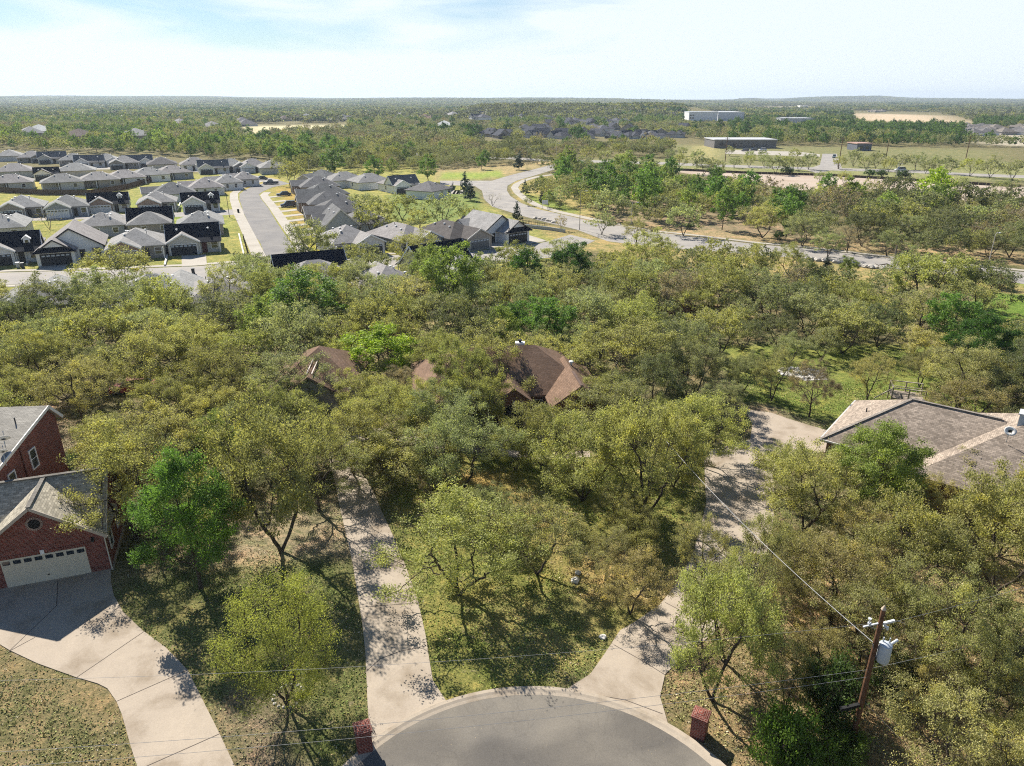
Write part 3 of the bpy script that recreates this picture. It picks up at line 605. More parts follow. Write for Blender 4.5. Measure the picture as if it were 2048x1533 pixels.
near_trees = '''
550 1292 128 bud 574 1412
352 1030 112 green 402 1178
545 915 155 oakY 562 1105
285 880 125 oakY
345 925 80 oakG
915 1080 165 oak 918 1190
812 895 118 oakY 825 968
925 880 110 oakG 918 985
1150 895 128 oak 1165 1002
1295 885 118 oakY 1290 1040
1085 1060 112 thin 1075 1150
1330 1140 135 oak 1425 1402
1470 1090 110 thin 1450 1328
1592 955 112 oak 1608 1062
1735 935 92 olgreen 1745 1040
1650 1140 128 thinY 1660 1250
1815 1085 132 oak 1800 1215
1965 1040 140 oakY 1985 1190
1710 1240 112 thin 1720 1345
1895 1250 118 thin 1900 1400
1985 940 85 oakY
1880 1465 150 thinY 1870 1600
2025 1370 105 oakY
1660 1375 78 bush 1650 1440
1545 1455 80 bushG 1560 1540
1775 1345 58 bush 1780 1390
1405 845 100 oak 1390 930
1285 700 122 oak 1240 795
1375 690 84 oakG
1015 730 92 oak 990 810
735 700 84 lime 760 760
745 790 84 oak
935 785 62 oak
895 820 98 oakG
1085 850 92 oak
700 870 92 oakY
620 770 52 oak
535 745 96 oakG 600 825
432 740 92 oak
310 700 104 oak
195 655 80 oak
125 650 62 oak
75 705 86 oak
150 765 92 thinY
45 775 70 oak
370 690 82 oak
480 695 72 oak
568 600 86 green 612 675
520 645 52 olgreen
672 600 62 oakG
755 610 62 oakG
815 620 58 oak
868 620 62 oakG 882 692
708 545 48 oakG
1082 645 58 green 1095 710
1000 655 46 olgreen
1180 615 76 oakG
1115 585 58 oak
905 555 66 olgreen
860 535 46 olgreen
1050 540 42 greenD
1135 505 52 oakG
1145 530 44 greenD
962 595 62 oakG
38 625 68 oakD
165 595 58 oakD
222 535 84 oak 232 602
290 585 48 oakG
330 600 46 oakG
482 560 52 thin 452 632
1220 560 52 oakG
1300 545 56 oakG
1350 570 60 brown
1440 560 66 oak
1505 525 58 oak
1545 600 66 oakG
1625 615 66 oakG
1705 590 62 oak
1765 640 58 oakD
1868 545 88 oak
1905 640 56 green
1968 692 66 greenD
1855 690 62 oakY
1930 795 92 thinY 1925 868
1545 735 46 thin 1543 802
1632 765 50 brown 1618 834
1488 735 46 oakG 1484 785
1742 738 48 thinY 1734 800
1842 725 48 thin 1838 774
1580 690 42 oakG
1490 660 44 oakD
1650 680 42 oakG
1560 655 42 oakD
1430 640 40 oakD
1285 620 50 oak
1390 600 46 oak
985 1010 60 oakG 985 1075
1210 790 70 oak 1200 850
1230 1010 62 thin 1240 1075
1590 1100 80 oakY
1520 1180 70 thinY 1525 1280
740 920 60 oakY
640 900 70 oakY
470 950 66 oakG
430 880 60 olgreen
205 870 70 oak
1960 1220 82 oak
1860 1360 82 thinY
1620 1290 76 thinY 1630 1370
2040 1500 100 oakY
1990 1580 110 thinY
1690 1490 60 bushG
1600 1510 70 bushG
800 760 48 brown
1860 840 30 oakG
620 830 44 oakD
1440 800 62 oakG
1140 935 48 oak
860 950 40 brown
130 925 36 bush
1800 985 30 bare
925 742 78 oak 925 842
862 800 60 oak 850 872
1040 885 66 oak 1030 940
265 572 55 oakG 268 628
700 565 58 oakG
770 575 55 oakG
830 570 50 oak
600 790 66 oakG 600 850
690 765 50 oak
1510 1090 85 thin 1530 1210
1390 1060 66 thin 1400 1180
1760 1180 90 thin 1765 1290
1560 1330 62 thin 1568 1420
1960 1330 95 thin 1950 1450
1840 1230 80 thinY
1030 640 40 green
1215 1100 70 thin
1275 1050 66 oakY
1850 985 62 oakY
1780 1010 50 oak
1230 1150 80 thinY 1260 1230
960 788 76 oak 955 880
''' + '''650 330 1 bare
'''
for ln in near_trees.strip().splitlines():
    p = ln.split()
    if float(p[2]) < 5: continue
    T(float(p[0]), float(p[1]), float(p[2]), p[3], *( (float(p[4]), float(p[5])) if len(p) > 4 else (None, None)))
mid_trees = '''
1680 322 16 oak
1735 322 18 oakG
1780 326 17 oak
1855 330 17 oakG
1900 326 22 oakG
1945 328 24 oak
1985 330 26 oakG
2030 335 26 oakG
1600 326 16 oakG
1575 322 18 oak
1395 312 20 oakG
1360 318 20 oak
1470 322 14 oakG
1500 318 16 oak
1530 318 16 oakG
1690 352 16 oak
1640 352 14 oakG
1920 368 24 oakG
2010 372 26 oakG
1430 345 16 bush
668 322 31 green 668 352
748 334 21 green
855 334 23 green
963 322 13 green
580 340 30 oak
735 404 34 oakG
745 424 48 oak
802 407 42 oak 804 440
885 412 46 oakG
838 430 26 oak
700 402 20 oakG
940 425 24 oak
783 330 14 olgreen
942 386 17 cedarB 940 402
938 372 14 cedarB 930 392
985 392 22 bare 985 412
1050 378 12 cedar
1056 400 10 oakG
1120 408 8 oakD 1119 419
1098 396 14 olgreen
1084 398 9 cedar
1034 427 12 cedar 1034 444
1122 442 13 brown 1122 462
1175 375 34 oakG
1135 365 28 oakG
1120 388 26 oakG
1215 400 40 oakG
1205 440 30 oakG
1195 358 20 green
1220 360 18 green
1270 455 34 thin 1272 492
1320 500 40 thin 1325 530
1300 350 24 olgreen
1290 368 24 green
1240 340 24 oakG
1340 375 30 oakG
1370 430 42 oakG
1385 400 30 oak
1395 372 22 green
1450 412 26 green 1444 460
1480 410 24 green
1420 395 26 oakD
1530 430 46 oak
1590 400 24 greenD
1610 450 44 oakG
1640 390 30 oak
1655 370 22 green
1700 390 34 olgreen
1730 430 44 oakG
1860 375 40 lime 1860 425
1880 400 34 olgreen
1800 410 34 oakG
1835 450 40 oakG
1900 440 40 oakG
1960 430 40 oakG
2010 420 38 oakG
2030 470 46 oakG
1985 480 36 oakG
1580 510 40 oak
1700 470 34 brown
1660 480 36 oakG
1780 480 34 oakG
1622 540 16 cedar
1652 540 18 cedar
1696 535 22 olgreen
1430 330 22 oakG
1410 325 24 oakD
1555 325 24 oakG
1620 318 21 oakG
1710 312 21 oakG
1755 316 21 oakG
1800 318 21 oakG
1835 318 21 oakG
1870 322 16 oakG
1245 314 18 oak
1180 305 22 oak
1210 310 18 oakG
1365 300 12 oakG
1340 306 14 oakG
1075 312 16 oakG
1053 308 8 olgreen
1038 325 14 cedarB
1460 300 12 oakG
1500 308 12 oakG
1525 308 12 oakG
1590 306 14 oak
96 432 26 bare 100 460
600 258 10 oak
1380 452 10 bush
1560 470 14 bush
1740 345 12 bush
1765 346 12 bush
1805 348 18 bush
1575 340 14 bush
2000 560 26 bushT
'''
for ln in mid_trees.strip().splitlines():
    p = ln.split(); T(float(p[0]), float(p[1]), float(p[2]), p[3], *( (float(p[4]), float(p[5])) if len(p) > 4 else (None, None)))
PLACED = []     # (x, y, R, z-scale, look, rot, seed)
def resolve(cx, cy, rp, look, bx, by):
    zc = 5.0
    v = VAR[LOOK[look][3]][0]
    for _ in range(4):
        if bx is None:
            p = at(cx, cy, zc); c = proj(p.x, p.y, zc)[2]; Rm = rp * c / F; zc = v['zc'] * max(.35, min(1.25, Rm / v['R']))
            base = (p.x, p.y)
        else:
            g = at(bx, by); r_ = ray(cx, cy); t_ = g.y / r_[1]; zc = max(1.2, HCAM + r_[2] * t_); c = proj(r_[0] * t_, g.y, zc)[2]; Rm = rp * c / F; base = (g.x * .5 + r_[0] * t_ * .5, g.y); base = (g.x, g.y)
    s = Rm / v['R']; sz = zc / (v['zc']); sz = max(.55 * s, min(1.7 * s, sz))
    return base[0], base[1], Rm, s, sz
rt = random.Random(7)
for t_ in TREES:
    x, y, Rm, s, sz = resolve(*t_); PLACED.append((x, y, Rm, s, sz, t_[3], rt.uniform(0, 6.28), True))

# ---------------------------------------------------------------- houses
def wall_box(mb, x0, x1, y0, y1, z): mb.box(x0, x1, y0, y1, -.3, z)
def slabq(mb, a, b, c, d, th=.16):
    """roof plane a-b (eave) c-d (ridge) as a slab of thickness th hanging below"""
    a, b, c, d = (Vector(p) for p in (a, b, c, d)); n = (b - a).cross(d - a)
    if n.z < 0: a, b, c, d = b, a, d, c
    top = [a, b, c, d]; low = [p - Vector((0, 0, th)) for p in top]
    mb.face(top); mb.face(low[::-1])
    for i in range(4): j = (i + 1) % 4; mb.face([low[i], low[j], top[j], top[i]])
def hip(mb, x0, x1, y0, y1, z, pitch, ov=.45, th=.18):
    x0 -= ov; x1 += ov; y0 -= ov; y1 += ov; w, d = x1 - x0, y1 - y0; h = min(w, d) / 2 * pitch; z0 = z - ov * pitch * .4
    if w > d: r0, r1 = (x0 + d / 2, (y0 + y1) / 2, z0 + h), (x1 - d / 2, (y0 + y1) / 2, z0 + h)
    else: r0, r1 = ((x0 + x1) / 2, y0 + w / 2, z0 + h), ((x0 + x1) / 2, y1 - w / 2, z0 + h)
    c = [(x0, y0, z0), (x1, y0, z0), (x1, y1, z0), (x0, y1, z0)]
    if w > d: fs = [[c[0], c[1], r1, r0], [c[1], c[2], r1], [c[2], c[3], r0, r1], [c[3], c[0], r0]]
    else: fs = [[c[0], c[1], r0], [c[1], c[2], r1, r0], [c[2], c[3], r1], [c[3], c[0], r0, r1]]
    for f in fs: mb.face(f)
    lo = [(p[0], p[1], p[2] - th) for p in c]
    for i in range(4): j = (i + 1) % 4; mb.face([lo[i], lo[j], c[j], c[i]])
    mb.face(lo[::-1]); return z0 + h
def gable(mb, wb, x0, x1, y0, y1, z, pitch, axis_='y', ov=.35, trim=None, th=.14):
    """gable roof, ridge along axis_; wb takes the gable end walls"""
    if axis_ == 'y':
        m = (x0 + x1) / 2; h = (x1 - x0) / 2 * pitch; e = ov * pitch; zr = z + h
        for xa in (x0 - ov, x1 + ov): slabq(mb, (xa, y0 - ov, z - e + th), (xa, y1 + ov, z - e + th), (m, y1 + ov, zr + th), (m, y0 - ov, zr + th))
        for yy in (y0, y1): wb.face([(x0, yy, z), (x1, yy, z), (m, yy, zr)][::1 if yy == y0 else -1])
        if trim is not None:
            for xa in (x0 - ov, x1 + ov): trim.bar((xa, y0 - ov - .03, z - e + th - .11), (m, y0 - ov - .03, zr + th - .11), .07, .26)
    else:
        m = (y0 + y1) / 2; h = (y1 - y0) / 2 * pitch; e = ov * pitch; zr = z + h
        for ya in (y0 - ov, y1 + ov): slabq(mb, (x0 - ov, ya, z - e + th), (x1 + ov, ya, z - e + th), (x1 + ov, m, zr + th), (x0 - ov, m, zr + th))
        for xx in (x0, x1): wb.face([(xx, y0, z), (xx, y1, z), (xx, m, zr)][::-1 if xx == x0 else 1])
        if trim is not None:
            for xx in (x0 - ov - .03, x1 + ov + .03):
                for ya in (y0 - ov, y1 + ov): trim.bar((xx, ya, z - e + th - .11), (xx, m, zr + th - .11), .07, .26)
            for ya in (y0 - ov - .03,): trim.bar((x0 - ov, ya, z - e + th - .1), (x1 + ov, ya, z - e + th - .1), .07, .2)
    return zr + th
def window(par, p, face, w=.95, h=1.4, col=(.75, .75, .73), grid=True):
    """p = centre on the wall; face = '-y','+x','-x','+y' outward side"""
    o = {'-y': (0, -1), '+y': (0, 1), '+x': (1, 0), '-x': (-1, 0)}[face]; tx, ty = -o[1], o[0]; x, y, z = p
    def P(a, b_, c): return (x + tx * a + o[0] * b_, y + ty * a + o[1] * b_, z + c)
    def bx(mb, a0, a1, b0, b1, c0, c1):
        q0, q1 = P(a0, b0, c0), P(a1, b1, c1); mb.box(min(q0[0], q1[0]), max(q0[0], q1[0]), min(q0[1], q1[1]), max(q0[1], q1[1]), min(q0[2], q1[2]), max(q0[2], q1[2]))
    f = MB()
    for s_ in (-1, 1): bx(f, s_ * w / 2 - .05, s_ * w / 2 + .05, -.04, .07, -h / 2 - .05, h / 2 + .05); bx(f, -w / 2 + .05, w / 2 - .05, -.04, .068, s_ * h / 2 - .05, s_ * h / 2 + .05)
    if grid: bx(f, -w / 2 + .05, w / 2 - .05, -.03, .05, -.025, .025)
    wo = f.build('window', M['paint'], par, col)
    g = MB(); bx(g, -w / 2 + .04, w / 2 - .04, -.04, .03, -h / 2 + .04, h / 2 - .04); g.build('pane', M['glass'], wo)
def garage_door(par, x, y, w=4.9, h=2.15, col=(.03, .035, .04), win=6, trimcol=(.7, .7, .68), wincol=None):
    d = MB().box(x - w / 2, x + w / 2, y - .05, y - .012, 0, h)
    for k in range(1, 4): d.box(x - w / 2, x + w / 2, y - .062, y - .051, h * k / 4 - .012, h * k / 4 + .012)
    do = d.build('garage_door', M['paint'], par, col)
    if win:
        g = MB(); ww = w / win
        for k in range(win): g.box(x - w / 2 + ww * (k + .16), x - w / 2 + ww * (k + .84), y - .075, y - .063, h * .81, h * .94)
        g.build('door_window', M['glass'] if wincol is None else M['paint'], do, wincol)
    t = MB().box(x - w / 2 - .16, x - w / 2 - .003, y - .07, y - .01, 0, h + .14).box(x + w / 2 + .003, x + w / 2 + .16, y - .07, y - .01, 0, h + .14).box(x - w / 2 - .003, x + w / 2 + .003, y - .07, y - .01, h + .003, h + .14)
    t.build('door_trim', M['paint'], par, trimcol)
def vents(par, spots, white=True):
    for (x, y, z) in spots:
        m = MB(); m.tube([(x, y, z - .25), (x, y, z + .12)], .13, 8); m.tube([(x, y, z + .12), (x, y, z + .22), (x, y, z + .27)], [.27, .24, .08], 8)
        m.build('roof_vent', M['paint'], par, (.72, .72, .70) if white else (.05, .05, .055))
def pipes(par, spots):
    for (x, y, z) in spots: MB().tube([(x, y, z - .3), (x, y, z + .45)], .055, 6).build('vent_pipe', M['paint'], par, (.06, .06, .065))
GREY = (.42, .405, .385); DARK = (.022, .027, .040); CHAR = (.225, .222, .22); LIGHT = (.70, .69, .66); WHITE = (.80, .80, .78); TAUPE = (.33, .30, .265); SLATE = (.30, .32, .35); MID = (.52, .51, .48)
def roofz(x, y, x0, x1, y0, y1, z, pitch, ov=.45):
    return z + (min(x - x0 + ov, x1 + ov - x, y - y0 + ov, y1 + ov - y)) * pitch - ov * pitch * .4
def subhouse(px, py, zr, head, label, plan='A', wall=MID, roof=GREY, main=None, trim=WHITE, door=(.04, .043, .05), wmat='siding', mirror=False, W=10.5, Dp=15.5, gw=5.9, detail=2, brickg=False, dormer=False, group='houses of the new subdivision', front=True, patio=False, name='house'):
    """single-storey subdivision house; local -y is the street front; the pixel is the middle of its roof"""
    if 0 < detail or plan == 'W': W *= .93; Dp *= .88
    p = at(px, py, zr); gz_ = float(hills(np.array([p.x]), np.array([p.y]))[0]) if p.y > 900 else 0
    if gz_ > 1: p = at(px, py, zr + gz_)
    root = empty(name, (p.x, p.y, gz_), -R(head)); tag(root, label, 'house', group)
    hr_ = random.Random(label); kf = hr_.uniform(.88, 1.1); roof = (roof[0] * kf * hr_.uniform(.97, 1.05), roof[1] * kf, roof[2] * kf); sx = -1 if mirror else 1; zw = 2.75; mats = M[wmat]; y0, y1 = -Dp / 2, Dp / 2
    def mxr(a, b_): return (a, b_) if sx > 0 else (-b_, -a)
    wb = MB(); rb = MB(); tb = MB(); rb2 = MB(); gb = MB()
    if plan in ('A', 'F'):      # steep side-gabled front range, lower hip behind, garage gable in front
        a0, a1 = mxr(-W / 2, W / 2); d1 = Dp * .46; yb = y0 + 1.4
        wall_box(wb, a0, a1, yb, yb + d1, zw); zrm = gable(rb2, wb, a0, a1, yb, yb + d1, zw, .92, 'x', .3, tb)
        wall_box(wb, a0 + .4, a1 - .4, yb + d1 + .002, y1, zw - .05); hip(rb, a0 + .4, a1 - .4, yb + d1 - 3, y1, zw - .05, .52)
        g0, g1 = mxr(-W / 2 + .02, -W / 2 + gw); wall_box(gb, g0, g1, y0, yb - .002, zw - .06); gable(rb, gb, g0, g1, y0, yb + 3.2, zw - .06, .55, 'y', .35, tb)
        top = (0, yb + d1 / 2, zrm)
    elif plan == 'H':           # hip main with front garage gable
        a0, a1 = mxr(-W / 2, W / 2); yb = y0 + 2.4
        wall_box(wb, a0, a1, yb, y1, zw); zh = hip(rb, a0, a1, yb, y1, zw, .50)
        g0, g1 = mxr(-W / 2 + .02, -W / 2 + gw); wall_box(gb, g0, g1, y0, yb - .002, zw - .06); gable(rb, gb, g0, g1, y0, yb + 3.6, zw - .06, .52, 'y', .35, tb)
        rb2 = None; top = (0, 0, zh)
    elif plan == 'S':           # plain long hip seen from behind, with a covered patio
        a0, a1 = mxr(-W / 2, W / 2); wall_box(wb, a0, a1, y0, y1 - 2.2, zw); zh = hip(rb, a0, a1, y0, y1, zw, .45)
        wall_box(wb, *mxr(-W / 2, -W / 2 + W * .55), y1 - 2.198, y1, zw - .02); g0, g1 = mxr(-W / 2, -W / 2 + gw); rb2 = None; top = (0, 0, zh)
    elif plan == 'W':           # farmhouse: two nested front gables
        a0, a1 = mxr(-W / 2, W / 2); yb = y0 + 3.6
        wall_box(wb, a0, a1, yb, y1, zw); zh = gable(rb, wb, a0, a1, yb, y1, zw, .66, 'y', .4, tb)
        g0, g1 = mxr(-W / 2 - .6, -W / 2 + gw); wall_box(gb, g0, g1, y0, yb - .002, zw - .06); gable(rb, gb, g0, g1, y0, yb + 2.5, zw - .06, .66, 'y', .4, tb)
        rb2.box(g0 - .3, g1 + .3, y0 - .7, y0 - .01, zw - .1, zw + .06); m_ = (g0 + g1) / 2
        slabq(rb2, (g0 - .35, y0 - .85, zw - .1), (g1 + .35, y0 - .85, zw - .1), (g1 - .7, y0 - .01, zw + .75), (g0 + .7, y0 - .01, zw + .75), .1); top = (0, 0, zh)
    wb.build('wall', mats, root, wall)
    if gb.f: gb.build('garage_wall', M['brick_tan'] if brickg else mats, root, wall)
    rb.build('roof', M['shingle'], root, roof)
    if rb2 is not None and rb2.f: rb2.build('front_roof', M['shingle'], root, main or roof)
    if detail and tb.f: tb.build('roof_trim', M['paint'], root, trim)
    if plan != 'S' and front:
        garage_door(root, (g0 + g1) / 2, y0, min(4.9, gw - .9), 2.15, door, 6 if detail else 0, trim, (.45, .5, .55) if door[0] < .2 else None)
        e0, e1 = mxr(-W / 2 + gw, W / 2); yf = yb
        MB().box(e0 + .5 if sx > 0 else e1 - 1.5, e0 + 1.5 if sx > 0 else e1 - .5, yf - .05, yf - .004, 0, 2.1).build('front_door', M['paint'], root, (.09, .02, .02) if 'red door' in label else (.05, .045, .04))
        if detail: window(root, (e0 + (e1 - e0) * (.72 if sx > 0 else .28), yf, 1.5), '-y', 1.3, 1.4, trim)
        for xx in (e0 + .15, e1 - .15):
            if detail and plan != 'W': MB().box(xx - .1, xx + .1, y0 + .3 + (yb - y0) * .15, y0 + .5 + (yb - y0) * .15, 0, zw - .3).build('porch_post', M['paint'], root, trim)
        if plan in ('A', 'F') :
            MBp = MB(); slabq(MBp, (e0 - .1, y0 + .15, zw - .35), (e1 + .3, y0 + .15, zw - .35), (e1 + .3, yb + .3, zw + .45), (e0 - .1, yb + .3, zw + .45), .1); MBp.build('porch_roof', M['shingle'], root, main or roof)
    if detail:
        ys_ = [y0 + Dp * f for f in ((.35, .55, .8) if detail > 1 else (.5,))]
        for yy in ys_:
            window(root, (a1, yy, 1.55), '+x', .9, 1.35, trim); window(root, (a0, yy, 1.55), '-x', .9, 1.35, trim)
        for xx in (-W * .3, W * .12): window(root, (xx, y1 if plan != 'S' or (xx < 0) == (sx > 0) else y1 - 2.2, 1.5), '+y', 1.2, 1.3, trim)
    if plan == 'S': 
        for f in (.1, .95):
            q = MB(); xx = a0 + (a1 - a0) * (.55 + .45 * f) if sx > 0 else a1 - (a1 - a0) * (.55 + .45 * f); q.box(xx - .12, xx + .12, y1 - .3, y1 - .06, 0, zw - .2)
            q.build('porch_post', M['paint'], root, trim)
    if plan in ('H', 'S'):
        yb_ = yb if plan == 'H' else y0
        sp_ = [(a0 + (a1 - a0) * fx, yb_ + (y1 - yb_) * fy) for fx, fy in ((.3, .3), (.36, .5), (.30, .72), (.66, .62), (.7, .34))]
        pt_ = .5 if plan == 'H' else .45
        vents(root, [(x, y, roofz(x, y, a0, a1, yb_, y1, zw, pt_) + .02) for x, y in sp_[:4]])
        pipes(root, [(x, y, roofz(x, y, a0, a1, yb_, y1, zw, pt_)) for x, y in sp_[4:] + [(a0 + (a1 - a0) * .42, yb_ + (y1 - yb_) * .6)]])
    elif plan == 'A':
        vents(root, [(a0 + (a1 - a0) * f, yb + d1 / 2 - 1.2, zrm - 1.2 * .92) for f in (.2, .8)])
    if dormer:
        xd = a0 + (a1 - a0) * (.8 if sx > 0 else .2); yd = yb + .9; dm = MB().box(xd - .55, xd + .55, yd, yd + 2.0, zw + .4, zw + 1.75); dm.face([(xd - .55, yd, zw + 1.75), (xd + .55, yd, zw + 1.75), (xd, yd, zw + 2.2)])
        do = dm.build('dormer', M['paint'], root, trim); rr = MB(); gable(rr, MB(), xd - .6, xd + .6, yd, yd + 2.2, zw + 1.75, .8, 'y', .2); rr.build('dormer_roof', M['paint'], do, trim)
        MB().box(xd - .28, xd + .28, yd - .04, yd - .004, zw + .65, zw + 1.5).build('dormer_window', M['glass'], do)
    if detail == 0 and p.y > 400: blocked.append([(p.x - 10, p.y), (p.x + 10, p.y), (p.x * (1 - 120 / p.y) + 10, p.y - 120), (p.x * (1 - 120 / p.y) - 10, p.y - 120)])
    hw = math.hypot(W, Dp) / 2; th_ = R(head); ca_, sa_ = math.cos(th_), math.sin(th_)
    blocked.append([(p.x + x * ca_ + y * sa_, p.y - x * sa_ + y * ca_) for x, y in ((-W / 2 - .5, y0 - .5), (W / 2 + .5, y0 - .5), (W / 2 + .5, y1 + .5), (-W / 2 - .5, y1 + .5))])
    return root
H = subhouse; Z = 4.6
# nearest row, left of the climbing street
H(386, 460, 4, -22, 'light grey house with navy roof and dark garage door on the street corner, red door', 'A', MID, GREY, DARK, door=(.022, .028, .038), W=10.8)
H(272, 470, 4.2, -22, 'grey-roofed house with brick garage front, behind the spreading street oak', 'H', TAUPE, GREY, brickg=True, W=11, door=(.3, .28, .25))
H(147, 478, 3.6, -25, 'white farmhouse with black trim, dark garage door and twin front gables', 'W', WHITE, GREY, DARK, trim=(.03, .03, .035), door=(.022, .026, .033), W=11.5, Dp=18)
H(22, 478, 4, -27, 'pale house with navy dormered roof beside the white farmhouse', 'A', LIGHT, GREY, DARK, dormer=True, W=11, front=True)
H(-95, 480, 4, -27, 'pale grey house at the frame edge next to the dormered house', 'H', LIGHT, GREY)
# second row
H(398, 426, Z, 158, 'grey hip-roofed house with a pointed rear gable behind the navy-roofed corner house', 'H', TAUPE, GREY, W=10.5, Dp=14)
H(298, 424, Z, 158, 'brown-walled house with navy front roof between two grey-roofed houses', 'A', TAUPE, GREY, DARK, W=10.5, Dp=14)
H(203, 428, Z, 156, 'small grey-roofed house behind the white farmhouse', 'H', SLATE, GREY, W=10, Dp=13)
H(0, 432, Z, 155, 'grey-roofed house left of the leafless street tree', 'H', MID, GREY, W=11, Dp=14)
# third row facing the narrow street
H(400, 392, 4, -22, 'white-gabled house with navy dormered roof by the sandy lawn', 'A', LIGHT, GREY, DARK, dormer=True, W=10.5, Dp=13)
H(312, 388, Z, -22, 'grey brick-gabled house with stepped hip roof and green lawn', 'H', TAUPE, GREY, W=10.5, Dp=14, brickg=True)
H(217, 393, 4, -24, 'brick-fronted house with navy dormered roof and white garage door', 'A', LIGHT, GREY, DARK, door=(.6, .6, .6), brickg=True, dormer=True, W=10.8, Dp=13)
H(133, 396, Z, -25, 'slate-blue gabled house with white garage door and corner porch', 'H', SLATE, GREY, door=(.7, .7, .7), W=10.8, Dp=14)
H(42, 397, Z, -26, 'taupe house with tan gable and dark garage, left of the slate-blue house', 'H', TAUPE, GREY, W=11, Dp=15)
# fourth row behind the long fence, backs towards us
for i, (x, y, lab) in enumerate(((20, 352, 'beige-walled hip house nearest the frame edge above the fence'), (122, 351, 'grey hip house with dark patio behind the fenced lawn'), (195, 347, 'long grey hip house with glazed back door above the fence'), (247, 343, 'plain pale hip house in the middle of the fenced row'), (296, 338, 'white-walled hip house with covered patio in the fenced row'), (343, 334, 'last hip house of the fenced row by the pale driveway'))):
    H(x, y, Z, 152 - i * 2, lab, 'S', (MID, MID, TAUPE, LIGHT, WHITE, SLATE)[i], GREY, W=14, Dp=12, patio=True)
H(92, 336, 4.5, -26, 'white gabled house with navy roof tucked behind the fenced row', 'A', WHITE, GREY, DARK, W=9, Dp=11, trim=(.04, .04, .045))
# houses fronting the upper bend of the climbing street
H(335, 372, Z, 62, 'wide charcoal hip roof directly behind the sandy corner lawn', 'H', LIGHT, CHAR, W=12, Dp=17, gw=6, door=(.7, .7, .7))
H(400, 361, Z, 62, 'grey hip house with white garage facing the street bend', 'H', LIGHT, GREY, W=11, Dp=15, door=(.6, .6, .6))
H(445, 352, Z, 62, 'white gabled house with brown shutters at the street bend', 'H', WHITE, GREY, W=11, Dp=13, door=(.5, .5, .5))
H(480, 346, Z, 62, 'grey gabled house beside the parked dark car', 'H', LIGHT, GREY, W=10, Dp=13, door=(.1, .1, .1))
# rear rows
rear = [(18, 303, 'S', GREY), (62, 306, 'H', GREY), (104, 307, 'A', GREY), (146, 311, 'H', GREY), (178, 314, 'A', CHAR), (212, 312, 'H', GREY), (247, 316, 'H', GREY), (275, 314, 'A', CHAR), (322, 318, 'S', CHAR), (388, 319, 'H', GREY), (424, 324, 'A', CHAR), (462, 322, 'H', GREY), (505, 322, 'H', GREY), (545, 324, 'S', GREY)]
rl = ['hip house at the frame edge against the woods', 'grey hip house second along the woods', 'house with dark corner valley against the woods', 'tan-gabled hip house against the woods', 'dark-roofed dormer house against the woods', 'wide white-garaged house against the woods', 'brown-gabled house against the woods', 'charcoal-roofed dormer house against the woods', 'big plain charcoal hip roof below a lime shrub', 'white-gabled house with dark garage below the woods', 'dark-roofed dormer house below the woods', 'hip house with arched brick garage below the woods', 'pale double-garage house near the street end', 'last hip house of the rear row by the bright oak']
for i, ((x, y, pl_, rc), lab) in enumerate(zip(rear, rl)):
    H(x, y, Z, -26, lab, pl_, (LIGHT, TAUPE, MID, TAUPE, LIGHT, WHITE, TAUPE, LIGHT, MID, WHITE, LIGHT, TAUPE, WHITE, MID)[i], rc, CHAR if pl_ == 'A' else None, W=13, Dp=15, detail=1, door=(.6, .6, .6) if i in (5, 12) else (.06, .06, .065), mirror=bool(i % 2))
for i, (x, y) in enumerate(((28, 331), (150, 330), (-60, 345), (-50, 318))):
    H(x, y, Z, -26, ('wide tan-grey hip roof in the middle rows at the frame edge', 'low grey roofs with white vents between the rear rows', 'hip house cut by the frame edge in the middle rows', 'hip house cut by the frame edge in the rear row')[i], 'S', MID, GREY, W=15, Dp=13, detail=1)
# packed row right of the climbing street
for i, (x, y, lab) in enumerate(((628, 357, 'charcoal-roofed house at the far end of the packed row'), (640, 371, 'charcoal-roofed house second from the far end of the packed row'), (652, 387, 'charcoal-roofed house in the middle of the packed row'), (668, 403, 'charcoal-roofed house with white roof vents near the end of the packed row'), (700, 424, 'charcoal gable-fronted house nearest in the packed row, beside the big lawn'))):
    H(x, y, Z + .3, 67, lab, 'H' if i < 4 else 'A', TAUPE if i < 4 else SLATE, CHAR, CHAR, W=11.5, Dp=17 + i * .5, gw=5.8, trim=(.55, .52, .48), brickg=i < 3, mirror=bool(i % 2), group='packed row of charcoal roofs')
H(640, 345, Z, 20, 'grey gable roof behind the packed row, by a curved lamp', 'H', MID, CHAR, W=12, Dp=15, detail=1)
H(688, 347, Z, -30, 'grey hip house with back porch right of the curved lamp', 'S', WHITE, GREY, W=14, Dp=12, detail=1)
H(738, 350, Z, -35, 'pale-walled grey hip house below the round green trees', 'S', WHITE, GREY, W=14, Dp=12, detail=1)
H(797, 358, 4.2, -38, 'white house with charcoal ridge roof and black fireplace side', 'A', WHITE, GREY, CHAR, W=11, Dp=15, detail=1)
H(857, 366, Z, 28, 'white house with columned porch and charcoal roof beside the retaining wall', 'S', WHITE, CHAR, W=11, Dp=13, detail=1)
